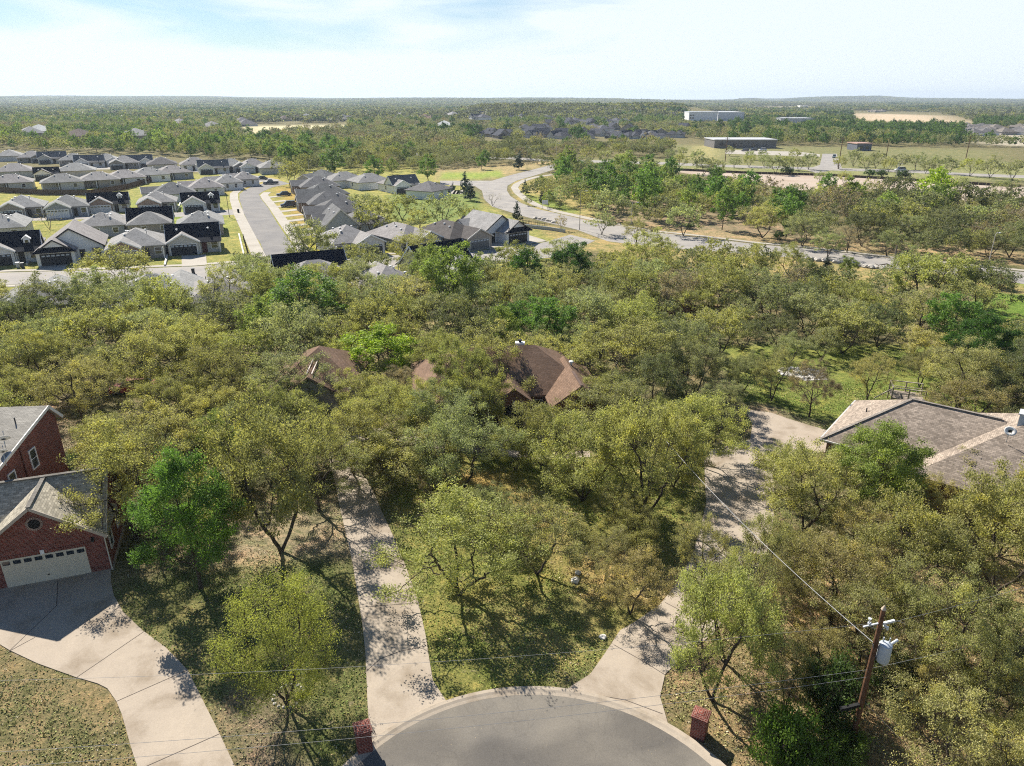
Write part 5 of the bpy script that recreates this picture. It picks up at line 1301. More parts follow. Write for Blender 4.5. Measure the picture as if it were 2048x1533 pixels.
cable(W0 + Vector((-.15, .0, HP - 1.85)), Vector(at(1330, 880, 6.5)), .5, .018, 'twisted service cable rising from the pole toward the brown-roofed house')
cable(W0 + Vector((-.5, 0, HP - .8)), Vector((-32, 22.0, 8.2)), .9, .006, 'upper thin wire strung across the cul-de-sac from the pole')
cable(W0 + Vector((-.15, -.1, HP - 3.4)), Vector((-32, 19.6, 6.4)), .8, .008, 'lower thin wire strung across the cul-de-sac from the pole')
cable(W0 + Vector((-.15, -.15, HP - 3.8)), Vector((-32, 19.2, 5.9)), .8, .008, 'lowest thin wire strung across the cul-de-sac from the pole')
cable(W0 + Vector((.6, 0, HP - .7)), Vector((52, 38, 9.2)), .7, .006, 'upper thin wire running from the pole over the right-hand trees')
cable(W0 + Vector((.15, 0, HP - 3.4)), Vector((52, 36, 6.6)), .7, .008, 'lower thin wire running from the pole over the right-hand trees')
cable(W0 + Vector((.1, -.1, 3.2)), Vector((pb.x + 4.6, pb.y - 5.0, 0)), .02, .008, 'steel guy wire slanting down from the pole')

# ---------------------------------------------------------------- vehicles
def car(px, py, head, col, label, kind='sedan', grp=None, s=1.0):
    p = at(px, py); nm = {'sedan': 'parked_car', 'suv': 'parked_suv', 'pickup': 'pickup_truck'}[kind]
    r_ = empty(nm, (p.x, p.y, .06), -R(head)); tag(r_, label, {'sedan': 'car', 'suv': 'car', 'pickup': 'pickup truck'}[kind], grp)
    Lh, Wh = (2.4, .92) if kind != 'pickup' else (2.8, .98); hb = {'sedan': .78, 'suv': .95, 'pickup': .95}[kind]
    def loft(sec, name, mat, colr, par, smooth=False):
        b_ = MB(); n0 = 0
        for (y, w, z0, z1) in sec: b_.v += [(-w, y, z0), (w, y, z0), (w * .9, y, z1), (-w * .9, y, z1)]
        for i in range(len(sec) - 1):
            for j in range(4): a = 4 * i + j; b2 = 4 * i + (j + 1) % 4; b_.f.append((a, b2, b2 + 4, a + 4))
        b_.f.append((3, 2, 1, 0)); e_ = 4 * (len(sec) - 1); b_.f.append((e_, e_ + 1, e_ + 2, e_ + 3)); return b_.build(name, mat, par, colr)
    loft([(-Lh, Wh * .82, .32, hb * .72), (-Lh + .15, Wh * .95, .24, hb * .86), (-Lh * .45, Wh, .2, hb), (Lh * .6, Wh, .2, hb + .04), (Lh - .12, Wh * .95, .25, hb * .98), (Lh, Wh * .85, .35, hb * .85)], 'body', M['paint_car'], col, r_)
    ht = {'sedan': 1.42, 'suv': 1.72, 'pickup': 1.8}[kind]; c0_, c1_ = {'sedan': (-.75, 1.75), 'suv': (-.9, 2.2), 'pickup': (-.9, .9)}[kind]
    loft([(c0_ - .45, Wh * .84, hb - .02, hb + .03), (c0_ + .25, Wh * .82, hb, ht - .05), (c1_ - .5, Wh * .82, hb, ht - .03), (c1_ + .12, Wh * .84, hb, hb + .06)], 'cabin', M['glass'], None, r_)
    MB().prism([(-Wh * .70, c0_ + .22), (Wh * .70, c0_ + .22), (Wh * .70, c1_ - .45), (-Wh * .70, c1_ - .45)], ht - .045, ht + .02).build('roof', M['paint_car'], r_, col)
    if kind == 'pickup': q_ = MB(); q_.box(-Wh * .78, Wh * .78, 1.05, Lh - .15, hb + .045, hb + .06); q_.build('truck_bed', M['rubber'], r_)
    for x in (-Wh + .08, Wh - .08):
        for y in (-Lh * .62, Lh * .62):
            w_o = MB().tube([(x - .11, y, .33), (x + .11, y, .33)], .33, 16).build('wheel', M['rubber'], r_); MB().tube([(x - .12, y, .33), (x + .12, y, .33)], .19, 10).build('rim', M['metal'], w_o)
    for x in (-Wh * .62, Wh * .62):
        MB().box(x - .17, x + .17, -Lh - .02, -Lh + .12, hb * .52, hb * .70).build('headlight', M['ceramic'], r_); MB().box(x - .14, x + .14, Lh - .1, Lh + .02, hb * .62, hb * .84).build('tail_light', M['paint_car'], r_, (.35, .02, .02))
    return r_
M['paint_car'] = tinted('car_paint', .25, .6, .03)
car(723, 503, -33, (.55, .57, .60), 'silver off-road car parked in front of a dark garage door', 'suv')
car(568, 392, 67, (.02, .025, .04), 'dark sedan on the drive farther up the packed row'); car(578, 414, 67, (.035, .045, .07), 'dark blue car on the drive lower in the packed row', 'suv')
car(542, 369, 75, (.03, .015, .018), 'dark maroon pickup truck parked along the street bend', 'pickup'); car(523, 360, 60, (.02, .02, .025), 'black car on the drive above the street bend')
car(268, 782, 72, (.30, .012, .02), 'red car parked in deep shade under the left oaks')
car(647, 281, 80, (.55, .03, .02), 'tiny red car on the pale track beyond the oak belt')
for i, (x, y, c_) in enumerate(((1490, 303, (.05, .03, .03)), (1507, 302, (.03, .03, .03)), (1525, 302, (.6, .6, .6)), (1668, 316, (.2, .25, .27)), (1800, 342.5, (.55, .58, .6)))):
    car(x, y, (80, 80, 80, 20, 85)[i], c_, ('dark van first from the lawn in the far car park', 'black car beside the dark van in the far car park', 'white car in the far car park', 'teal-grey car in the far asphalt turnout', 'pale car driving on the far straight road')[i], 'suv')

# ---------------------------------------------------------------- lamps, poles, signs, fences, small things
def lamp(px, py, h, label, col=(.08, .085, .08), arm=1.2, rz=0):
    p = at(px, py); r_ = empty('street_lamp', (p.x, p.y, 0), rz); tag(r_, label, 'street lamp', 'street lamps')
    MB().tube([(0, 0, 0), (0, 0, .5), (0, 0, h)], [.12, .08, .06], 8).build('post', M['paint'], r_, col)
    MB().tube([(0, 0, h), (.15, 0, h + .35), (arm * .5, 0, h + .5), (arm, 0, h + .35)], .045, 6).build('arm', M['paint'], r_, col); MB().box(arm - .1, arm + .45, -.14, .14, h + .26, h + .38).build('lamp_head', M['ceramic'], r_)
lamp(634, 507, 6.2, 'dark street lamp on the lawn corner of the climbing street'); lamp(459, 435, 7.5, 'tall dark street lamp by the narrow side street', rz=2.5); lamp(619, 352, 6, 'curved grey lamp behind the packed row', (.5, .5, .5))
lamp(1971, 550, 7.2, 'pale curved street lamp beside the avenue at the right', (.5, .45, .40), rz=.6); lamp(1054, 339, 9, 'pale lamp pole at the avenue bend', (.5, .46, .4)); lamp(1112, 326, 9, 'grey lamp pole nearest the far junction', (.5, .5, .5)); lamp(1159, 460, 9, 'slim grey lamp pole in front of the avenue sidewalk', (.22, .2, .18)); lamp(1262, 452, 5.5, 'white-topped lamp pole behind the avenue trees', (.5, .48, .45))
lamp(1788, 376, 8, 'thin pale lamp pole standing in the graded dirt strip', (.45, .42, .4))
for x, y, h_, lab in ((1676, 338, 14, 'dark wooden power pole beside the far turnout'), (1768, 337, 11, 'dark wooden power pole in the park grove'), (1928, 333, 14, 'dark wooden power pole at the right end of the park grove'), (1450, 324, 12, 'dark wooden power pole on the far lawn'), (1012, 293, 12, 'dark power pole above the oak belt by the junction'), (850, 292, 12, 'dark power pole in the oak belt')):
    p = at(x, y); r_ = empty('power_pole', (p.x, p.y, 0)); tag(r_, lab, 'power pole', 'distant wooden power poles'); MB().tube([(0, 0, 0), (0, 0, h_)], [.22, .15], 8).build('pole', M['wood_pole'], r_); MB().bar((-1.2, 0, h_ - .8), (1.2, 0, h_ - .8), .14).build('crossarm', M['wood_pole'], r_)
p = at(1090, 419); r_ = empty('road_sign', (p.x, p.y, 0), .3); tag(r_, 'blank-backed white sign on two posts beside the winding walk', 'sign'); MB().box(-.9, .9, -.03, .03, 1.4, 2.6).build('panel', M['paint'], r_, (.7, .72, .74))
for x in (-.7, .7): MB().box(x - .04, x + .04, .031, .09, 0, 2.5).build('post', M['metal'], r_)
def fence(px, h, col, label, name='wood_fence', mat='wood_fence', gap=.02, w=.14, rail=True):
    pts = [at(x, y) for x, y in px]; r_ = empty(name, tuple(pts[0])); tag(r_, label, 'fence'); b_ = MB(); o0 = pts[0]; rl_ = MB(); ps = MB()
    for a, c_ in zip(pts[:-1], pts[1:]):
        d = c_ - a; n_ = max(1, int(d.length / (w + gap))); u = d.normalized(); nr = Vector((-u.y, u.x, 0))
        for k in range(n_): q_ = a - o0 + u * (k * (w + gap)); b_.bar(q_ + u * w / 2 + Vector((0, 0, .05)), q_ + u * w / 2 + Vector((0, 0, h - .03 * (k % 3 == 0))), w, .025)
        for z in (.35, h - .3): rl_.bar(a - o0 + nr * .05 + Vector((0, 0, z)), c_ - o0 + nr * .05 + Vector((0, 0, z)), .05, .09)
        for k in range(int(d.length / 2.4) + 1): q_ = a - o0 + u * (k * 2.4) + nr * .08; ps.box(q_.x - .05, q_.x + .05, q_.y - .05, q_.y + .05, 0, h + .05)
    b_.build('pickets', M[mat], r_, col); 
    if rail: rl_.build('rail', M[mat], r_, col)
    ps.build('fence_posts', M[mat], r_, col)
fence([(-200, 383), (0, 386), (85, 391), (180, 392), (253, 380), (290, 369), (326, 358)], 1.9, (.16, .12, .10), 'long dark wooden fence behind the third row of houses')
fence([(1180, 628), (1260, 630), (1348, 633), (1446, 637)], 1.9, (.12, .055, .04), 'dark red-brown wooden fence at the back of the wooded yard')
fence([(395, 1012), (430, 1010), (452, 1018)], 1.5, (.30, .22, .17), 'short weathered picket fence among the trees right of the brick garage')
fence([(405, 668), (438, 662), (500, 660)], 1.6, (.30, .24, .19), 'weathered board fence next to the small shed')
fence([(980, 373), (1002, 373)], .1, (.3, .3, .3), 'low white kerb fence', rail=False) if False else None
fence([(1320, 340), (1505, 348.5), (1652, 352.5), (1809, 361.5), (2048, 376), (2300, 388)], 1.0, (.10, .075, .06), 'low dark silt fence along the far edge of the graded dirt strip', gap=.0, w=1.2)
fence([(1044, 449), (1075, 454), (1102, 458)], 1.3, (.12, .10, .09), 'thin iron fence beside the avenue-corner farmhouse', gap=.5, w=.06)
fence([(487, 480), (498, 518), (474, 521)], 1.2, (.10, .09, .08), 'thin dark wire fence on the corner lawn', gap=.35, w=.05)
# low walls between lots
def lowwall(px, h, w, col, label, name='retaining_wall'):
    pts = [at(x, y) for x, y in px]; b_ = MB()
    for a, c_ in zip(pts[:-1], pts[1:]): b_.bar(a + Vector((0, 0, h / 2 - .1)), c_ + Vector((0, 0, h / 2 - .1)), w, h + .2)
    tag(b_.build(name, M['paint'], None, col), label, 'wall')
lowwall([(378, 600), (388, 556)], .5, .3, (.6, .56, .5), 'pale low wall down the bright lawn strip'); lowwall([(330, 533), (345, 470)], .4, .3, (.62, .58, .52), 'pale low wall between the corner house and the brick-fronted one')
lowwall([(365, 398), (355, 422)], .4, .3, (.6, .57, .5), 'pale low wall beside the navy dormered house'); lowwall([(488, 512), (478, 470)], .35, .3, (.5, .45, .38), 'low stone edging on the corner lawn'); lowwall([(54, 531), (80, 500)], .4, .3, (.62, .58, .52), 'pale low wall left of the white farmhouse')
lowwall([(865, 400), (885, 392), (903, 380), (906, 372)], 1.6, .3, (.17, .15, .135), 'dark block retaining wall below the columned porch house'); lowwall([(1046, 455), (1100, 461), (1130, 466)], .8, .3, (.33, .35, .36), 'grey block wall beside the avenue-corner farmhouse')
lowwall([(860, 401), (905, 398)], .35, 1.6, (.62, .52, .44), 'pinkish concrete drainage apron on the green field')
for i, x in enumerate((906, 913, 920)): p = at(x, 385); q_ = MB(); q_.box(p.x - 1.0, p.x + 1.0, p.y - 5, p.y + 5, -.05, .12); tag(q_.build('concrete_pad', M['concrete_white']), ('left', 'middle', 'right')[i] + ' one of three pale concrete strips beside the green field', 'concrete pad', 'concrete strips beside the green field')
# stones along the avenue verge and in the court lawn
st = random.Random(12); STONES = {}
def stone(p, r_, label, grp, col='rock'):
    bm = bmesh.new(); bmesh.ops.create_icosphere(bm, subdivisions=2, radius=r_)
    for v in bm.verts: v.co *= 1 + st.uniform(-.22, .22); v.co.z *= .6
    me_ = bpy.data.meshes.new('boulder'); bm.to_mesh(me_); bm.free(); me_.materials.append(M[col]); o_ = bpy.data.objects.new('boulder', me_); o_.location = (p.x, p.y, r_ * .25); o_.rotation_euler.z = st.uniform(0, 6); link(o_); tag(o_, label, 'boulder', grp); STONES.setdefault(grp, []).append(o_)
for i, (x, y) in enumerate([(1622, 520), (1634, 522), (1648, 523), (1672, 526), (1700, 530), (1718, 533), (1730, 535), (1741, 536.5), (1752, 537), (1764, 538.5)]): stone(at(x, y), .75, 'brown landscape boulder in the row along the near avenue verge', 'boulders along the avenue verge')
for i, (x, y) in enumerate([(1072, 438), (1080, 439), (1088, 441), (1096, 442.5), (1104, 444), (1109, 446)]): stone(at(x, y), .8, 'reddish boulder in the row beside the farmhouse verge', 'boulders beside the farmhouse verge')
M['pale_rock'] = plain('pale_rock', (.66, .62, .56), .9, .2, 0, .2, 5)
stone(at(1156, 1147), .22, 'small white stone higher on the central lawn', None, 'pale_rock'); stone(at(1150, 1163), .30, 'larger white stone lower on the central lawn', None, 'pale_rock'); stone(at(1206, 1276), .22, 'flat pale stone beside the right driveway edge', None, 'pale_rock')
for i in range(16):
    a = 2 * math.pi * i / 16; pc = at(577, 1392); stone(Vector((pc.x + .8 * math.cos(a), pc.y + .8 * math.sin(a), 0)), .1, 'pale edging stone in the ring round the budding tree', 'stone ring round the budding tree', 'rock')
for i in range(22):
    a = 2 * math.pi * i / 22; pc = at(1600, 748); rr = 1.5 + st.uniform(-.2, .2); stone(Vector((pc.x + 1.5 * rr * math.cos(a), pc.y + rr * math.sin(a), 0)), .32, 'whitish rock in the fire ring on the back lawn', 'rocks of the back-lawn fire ring', 'pale_rock')
slab('rock_bed', [(1568, 744), (1600, 738), (1650, 752), (1655, 760), (1610, 762), (1570, 752)], .03, M['pale_rock'], 'whitish gravel pad inside the fire ring', 'gravel pad')
slab('pond', [(1348, 648), (1362, 643), (1385, 650), (1390, 668), (1360, 672), (1345, 660)], .06, M['shadecloth'], 'small glinting garden pond before the red-brown fence', 'pond')
for i in range(14):
    a = 2 * math.pi * i / 14; pc = at(1367, 657); stone(Vector((pc.x + 1.6 * math.cos(a), pc.y + 2.4 * math.sin(a), 0)), .3, 'tan rock edging the garden pond', 'rocks edging the garden pond', 'pale_rock')
for g_n, lst in STONES.items():
    if g_n: number_across(lst, lambda o: o['label'])
# shed
p = at(404, 640, 2.6); r_ = empty('garden_shed', (p.x, p.y, 0), R(20)); tag(r_, 'small garden shed with brown gable roof beside the board fence', 'shed')
wb = MB(); wb.box(-1.5, 1.5, -1.6, 1.6, 0, 2.1); rb = MB(); gable(rb, wb, -1.5, 1.5, -1.6, 1.6, 2.1, .6, 'y', .25); wb.build('wall', M['paint'], r_, (.32, .29, .25)); rb.build('roof', M['shingle'], r_, (.27, .23, .20)); MB().box(-.5, .5, -1.65, -1.604, 0, 1.8).build('door', M['paint'], r_, (.2, .18, .16))
# wheelie bins and small lawn things
for x, y, c_, lab in ((477, 426, (.03, .035, .03), 'black wheeled bin by the side street mouth'), (387, 548, (.04, .045, .05), 'dark wheeled bin at the head of the bright lawn strip'), (37, 536, (.55, .56, .58), 'white wheeled bin by the front lawn'), (46, 537, (.05, .06, .07), 'dark wheeled bin next to the white one')):
    p = at(x, y); r_ = empty('wheeled_bin', (p.x, p.y, 0), .4); tag(r_, lab, 'bin'); b_ = MB(); b_.v = [(-.24, -.26, .08), (.24, -.26, .08), (.24, .26, .08), (-.24, .26, .08), (-.3, -.34, 1.0), (.3, -.34, 1.0), (.3, .34, 1.0), (-.3, .34, 1.0)]; b_.f = [(0, 3, 2, 1), (4, 5, 6, 7), (0, 1, 5, 4), (1, 2, 6, 5), (2, 3, 7, 6), (3, 0, 4, 7)]; b_.build('bin_body', M['paint'], r_, c_); MB().box(-.33, .33, -.38, .36, 1.003, 1.07).build('lid', M['paint'], r_, c_); MB().tube([(-.28, .3, .1), (.28, .3, .1)], .1, 10).build('axle_wheels', M['rubber'], r_)
# dead snag on the avenue verge
p = at(1784, 552); r_ = MB(); z0 = Vector((p.x, p.y, 0))
r_.tube([(0, 0, 0), (.1, 0, 2.2), (-.1, .1, 4.6), (-.2, 0, 5.6)], [.32, .26, .18, .08], 8).tube([(0, 0, 2.4), (.9, 0, 3.4), (1.3, .1, 4.4)], [.16, .12, .05], 6).tube([(0, 0, 1.6), (-1.4, 0, 2.2), (-2.8, .2, 1.9), (-3.4, .2, 2.2)], [.16, .12, .08, .04], 6)
o_ = r_.build('dead_tree', M['bark_grey']); o_.location = z0; tag(o_, 'broken bare grey snag beside the avenue', 'dead tree')

# ---------------------------------------------------------------- filling woods, placing every tree
rngf = np.random.default_rng(77)
def in_any(x, y, polys):
    X = np.array([x]); Y = np.array([y])
    for pg, (ax, ay, bx, by) in polys:
        if ax <= x <= bx and ay <= y <= by and pip(X, Y, pg)[0]: return True
    return False
def with_box(pgs): return [(pg, (min(p[0] for p in pg), min(p[1] for p in pg), max(p[0] for p in pg), max(p[1] for p in pg))) for pg in pgs]
# clearings given in photo pixels: lawns, drives, fields without trees
clear = [[(-160, 368), (470, 345), (560, 350), (720, 345), (900, 345), (960, 380), (985, 420), (1120, 470), (1150, 505), (1000, 535), (560, 530), (500, 560), (480, 590), (470, 640), (360, 650), (345, 620), (-160, 620)],
         [(-160, 372), (-160, 300), (0, 300), (300, 312), (560, 322), (560, 360), (470, 350)],
         [(870, 340), (1107, 322), (1170, 322), (1060, 342), (1010, 362), (1020, 395), (985, 420), (900, 390)],
         [(1010, 345), (1120, 345), (1100, 380), (1060, 395), (1190, 430), (1190, 450), (1100, 440), (1020, 400)],
         [(-400, 1130), (480, 1130), (760, 1100), (1330, 1080), (1340, 1700), (-400, 1700)], [(790, 920), (1340, 920), (1340, 1100), (790, 1100)],
         [(1380, 810), (1680, 810), (1720, 940), (1570, 960), (1550, 1130), (1440, 1250), (1360, 1150)], [(1480, 715), (1880, 715), (1900, 850), (1640, 860), (1480, 820)],
         [(1930, 560), (2300, 540), (2300, 740), (2010, 700), (1990, 650)], [(1310, 330), (2600, 330), (2600, 440), (2048, 405), (1900, 405), (1780, 385), (1600, 385), (1490, 366), (1320, 352)],
         [(1175, 312), (1340, 318), (1340, 335), (1175, 335)], [(1340, 290), (2600, 300), (2600, 340), (1340, 330)],
         [(1370, 225), (1490, 225), (1500, 256), (1360, 256)], [(1550, 240), (1630, 240), (1640, 258), (1540, 258)], [(1690, 222), (1880, 226), (1960, 243), (1940, 264), (1700, 254)], [(1925, 258), (2600, 258), (2600, 300), (1980, 292)],
         [(1500, 215), (1640, 214), (1640, 221), (1500, 221)], [(480, 248), (700, 246), (700, 266), (545, 272), (480, 290)], [(640, 280), (680, 280), (680, 284), (640, 284)], [(1230, 335), (1320, 335), (1320, 352), (1230, 348)],
         [(1230, 455), (1330, 470), (1330, 440), (1480, 445), (1480, 478), (1230, 462)], [(1450, 455), (1545, 460), (1560, 500), (1440, 485)],
         [(830, 650), (1000, 650), (1000, 700), (840, 700)], [(590, 655), (640, 655), (640, 690), (590, 690)], [(1330, 636), (1460, 640), (1470, 680), (1330, 675)],
         [(215, 738), (320, 738), (320, 805), (215, 805)], [(0, 800), (260, 800), (260, 1150), (0, 1150)], [(1250, 204), (1440, 207), (1440, 209.5), (1250, 208)], [(1925, 258), (2600, 250), (2600, 268), (1925, 268)], [(330, 1130), (800, 1000), (800, 1120), (480, 1180)]]
clear += [[(1160, 440), (1300, 462), (1600, 494), (2100, 540), (2600, 580), (2600, 680), (2048, 620), (1900, 590), (1780, 605), (1560, 590), (1530, 560), (1380, 548), (1200, 525), (1160, 505)],
          [(1310, 330), (2600, 330), (2600, 460), (2048, 425), (1900, 430), (1780, 415), (1560, 420), (1480, 398), (1310, 378)], [(960, 380), (1190, 430), (1190, 500), (1100, 530), (980, 470)],
          [(1140, 310), (1340, 320), (1340, 350), (1140, 350)], [(900, 500), (1240, 480), (1260, 560), (900, 565)]]
cl = with_box([[tuple(at(x, max(y, 203))[:2]) for x, y in c] for c in clear]) + with_box(blocked)
class Grid:
    def __init__(s, c): s.c = c; s.d = {}
    def add(s, x, y, r): s.d.setdefault((int(x // s.c), int(y // s.c)), []).append((x, y, r))
    def clash(s, x, y, r, k):
        i, j = int(x // s.c), int(y // s.c)
        for a in (-1, 0, 1):
            for b_ in (-1, 0, 1):
                for (u, v, w) in s.d.get((i + a, j + b_), ()):
                    if (u - x) ** 2 + (v - y) ** 2 < ((r + w) * k) ** 2: return True
        return False
gr = Grid(14)
for t_ in PLACED: gr.add(t_[0], t_[1], t_[2])
def looks(px, py):
    """mix of trees for each part of the photograph"""
    if py < 232: return (('oakG', 5), ('greenD', 2), ('oakD', 4), ('oak', 3)) if px > 1000 else (('olgreen', 2.4), ('greenD', 3), ('oakG', 4), ('oakD', 4))
    if py < 300:
        if px < 520: return (('oakG', 5), ('oak', 5), ('oakD', 4), ('green', 1.6), ('olgreen', 2), ('brown', 1.6), ('lime', .3))
        if 1000 < px < 1420 and 232 < py < 255: return (('green', 6), ('olgreen', 5), ('oakG', 2))
        if px > 1450: return (('green', 5), ('oakG', 3), ('greenD', 3), ('oak', 2))
        return (('oakG', 7), ('oakD', 5), ('brown', 2), ('greenD', 1.2), ('oak', 3), ('green', .5))
    if py < 480: return (('oakG', 6), ('oak', 4), ('green', 1.2), ('brown', 1.2), ('oakD', 2), ('olgreen', .8), ('thin', 1))
    if px > 1400 and py < 700: return (('oakG', 6), ('oakD', 4), ('oak', 3), ('brown', 1), ('greenD', .5), ('thin', 2))
    if py > 1000 and px > 1400: return (('thin', 4), ('thinY', 4), ('oak', 3), ('oakY', 3))
    return (('oak', 6), ('oakG', 5), ('oakY', 1.2), ('oakD', 1.5), ('thin', 2))
def fill(n, ymin, ymax, rmin, rmax, k, edge=1.12, pad=0):
    """scatter trees on the ground between two distances, by equal area"""
    c = 0
    for _ in range(n):
        y = math.sqrt(rngf.uniform(ymin ** 2, ymax ** 2)); x = rngf.uniform(-.88, .88) * (y + 14) * edge
        r_ = rngf.uniform(rmin, rmax)
        if gr.clash(x, y, r_, k): continue
        if in_any(x, y, cl): continue
        px, py, _c = proj(x, y, 0)
        lk_ = looks(px, py); pn = math.sin(x / 61 + 1.7 * math.sin(y / 83)) + math.sin(y / 47 + 2.1 * math.sin(x / 71 + 1)); w = np.array([l[1] * (math.exp(1.3 * pn) if 'green' in l[0] or l[0] == 'lime' else math.exp(-.8 * pn) if l[0] in ('oakD', 'brown') else 1) for l in lk_]); look = lk_[rngf.choice(len(lk_), p=w / w.sum())][0]
        gr.add(x, y, r_); v = VAR[LOOK[look][3]][0]; s = r_ / v['R'] * (.85 if LOOK[look][3] == 'elm' else 1)
        PLACED.append((x, y, r_, s, s * rngf.uniform(.85, 1.2), look, rngf.uniform(0, 6.28), False)); c += 1
    return c
fill(4200, 24, 125, 2.6, 5.0, .58)
fill(17000, 110, 420, 3.0, 5.8, .60)
fill(47000, 400, 1000, 3.2, 5.6, .70)
# grass tufts and fallen leaves on the near ground: real little faces, one mesh each
def litter(n, ymin, ymax, xr, name, label, hgt, size, up, colf, test):
    Y = np.sqrt(rngf.uniform(ymin ** 2, ymax ** 2, n)); X = rngf.uniform(-1, 1, n) * (Y * .80 + 8)
    kx = np.clip(np.searchsorted(xs, X), 0, nx - 1); ky = np.clip(np.searchsorted(ys, Y), 0, ny - 1); S_ = GC[ky, kx]
    ok = test(X, Y, S_)
    for pg in blocked:
        if min(p[1] for p in pg) < ymax + 5: ok &= ~pip(X, Y, pg)
    ok &= (X - CX) ** 2 + (Y - CY) ** 2 > (CR + .55) ** 2
    X, Y, S_ = X[ok], Y[ok], S_[ok]; m_ = len(X); P_ = np.stack([X, Y, rngf.uniform(.0, hgt, m_) + .02], -1)
    me_ = leaf_mesh(name, P_, size, np.zeros(m_), rngf, upb=up, aspect=.5); col = colf(S_, m_); ca_ = me_.color_attributes.new('soil', 'FLOAT_COLOR', 'POINT')
    ca_.data.foreach_set('color', np.repeat(np.concatenate([col, np.ones((m_, 1))], 1), 4, 0).astype(np.float32).ravel())
    me_.materials.append(M['litter']); tag(link(bpy.data.objects.new(name, me_)), label, name.replace('_', ' '), kind='stuff')
m, t, b = newmat('litter', .9, .15); a_ = t.nodes.new('ShaderNodeAttribute'); a_.attribute_name = 'soil'; t.links.new(a_.outputs['Color'], b.inputs['Base Color']); M['litter'] = m
def gcol(S_, n): f = rngf.uniform(.85, 1.5, (n, 1)); return np.clip(S_ * f * np.array([.9, 1.12, .75]), 0, 1)
def lcol(S_, n): c_ = np.array([[.50, .38, .20], [.38, .26, .13], [.60, .52, .36], [.24, .17, .10]])[rngf.integers(0, 4, n)]; return c_ * rngf.uniform(.7, 1.15, (n, 1))
litter(330000, 22, 75, 1, 'grass_tufts', 'short patchy grass over the near lawns', .05, .13, .7, gcol, lambda X, Y, S_: (np.sin(X * .7 + np.sin(Y * .9) * 1.3) + np.sin(Y * .8 + X * .3) + rngf.uniform(-1.6, 1.6, len(X)) > -.5) & (S_[:, 0] < .34))
litter(150000, 22, 75, 1, 'leaf_litter', 'fallen oak leaves scattered over the near ground', .03, .12, .9, lcol, lambda X, Y, S_: np.sin(X * .55 + 1.3 * np.sin(Y * .6)) + np.sin(Y * .45 + X * .2) + (S_[:, 0] > .3) * 1.6 + rngf.uniform(-1, 1, len(X)) > .9)
# bushes under the woods
def put(x, y, r_, look, zs=1.0): v = VAR[LOOK[look][3]][0]; s = r_ / v['R']; PLACED.append((x, y, r_, s, s * zs, look, rngf.uniform(0, 6.28), False))
# split: what is big enough stands as a thing of its own, the rest is the far woodland
def app(t_): c = proj(t_[0], t_[1], 0)[2]; return t_[2] / c * F
cand = []
for t_ in PLACED:
    px, py, c = proj(t_[0], t_[1], 3)
    a_ = app(t_); vis = -a_ < px < 2048 + a_ and py - 2 * a_ < 1533
    cand.append((a_ * (1 if vis else .001) * (50 if t_[7] else 1), t_))
cand.sort(key=lambda q_: -q_[0])
cnt = {}; indiv = []; rest = []
LIM = {'live_oak': 298, 'elm_tree': 130, 'juniper': 30, 'bare_tree': 20, 'shrub': 60, 'budding_tree': 5}
for a_, t_ in cand:
    nm = LOOK[t_[5]][1]
    if cnt.get(nm, 0) < LIM[nm] and a_ > 1: cnt[nm] = cnt.get(nm, 0) + 1; indiv.append(t_)
    elif a_ >= .5 or True: rest.append(t_)
# landmarks for labels: (name, px, py)
LMK = [('the red brick garage', 110, 1050), ('the flared driveway', 200, 1330), ('the left brick mailbox', 729, 1480), ('the cul-de-sac kerb', 1080, 1400), ('the centre driveway', 760, 1200), ('the central lawn', 1080, 1250), ('the right mailbox', 1396, 1450), ('the utility pole', 1745, 1300), ('the right driveway', 1400, 1180), ('the tan-roofed house', 1800, 870), ('the wide parking pad', 1540, 850), ('the raised deck', 1815, 790), ('the fire ring', 1600, 750), ('the brown roof', 1120, 770), ('the arched entry', 1045, 830), ('the white-capped chimney', 1040, 690), ('the detached garage', 630, 720), ('the red car', 265, 765), ('the two-storey brick house', 50, 880), ('the garden shed', 403, 645), ('the bright lawn strip', 385, 590), ('the garden pond', 1365, 660), ('the red-brown fence', 1400, 625), ('the bright slope', 2010, 640), ('the avenue', 1800, 525), ('the pale curved lamp', 1973, 515), ('the navy roof above the oaks', 612, 525), ('the silver car', 722, 495), ('the avenue-corner farmhouse', 1010, 455), ('the crossing street', 1000, 510), ('the retaining wall', 885, 385), ('the sign by the walk', 1090, 410), ('the winding walk', 1040, 385), ('the packed row of roofs', 655, 390), ('the climbing street', 545, 450), ('the avenue junction', 1140, 325), ('the dirt strip', 1500, 355), ('the end of the dirt strip', 1960, 390), ('the avenue middle', 1400, 485), ('the avenue bend', 1190, 455), ('the far turnout', 1660, 325), ('the far car park', 1530, 303), ('the long low building', 1490, 285), ('the terracotta-roofed building', 1727, 296), ('the white warehouse', 1430, 235), ('the park grove pole', 1768, 320), ('the columned porch house', 857, 366), ('the slate-grey house', 808, 456), ('the white farmhouse', 147, 478), ('the left frame edge', 0, 640), ('the right frame edge', 2048, 1000), ('the rear row of houses', 300, 305), ('the street-end house', 545, 322), ('the curved grey lamp', 619, 330), ('the dark pole by the junction', 1012, 285), ('the lower right corner', 2048, 1533), ('the thin lamp in the dirt', 1788, 355), ('the dead snag', 1784, 530)]
ORD = ['nearest', 'second nearest', 'third nearest', 'fourth nearest', 'fifth nearest', 'sixth nearest', 'seventh nearest', 'eighth nearest', 'ninth nearest', 'tenth nearest', 'eleventh nearest', 'twelfth nearest']
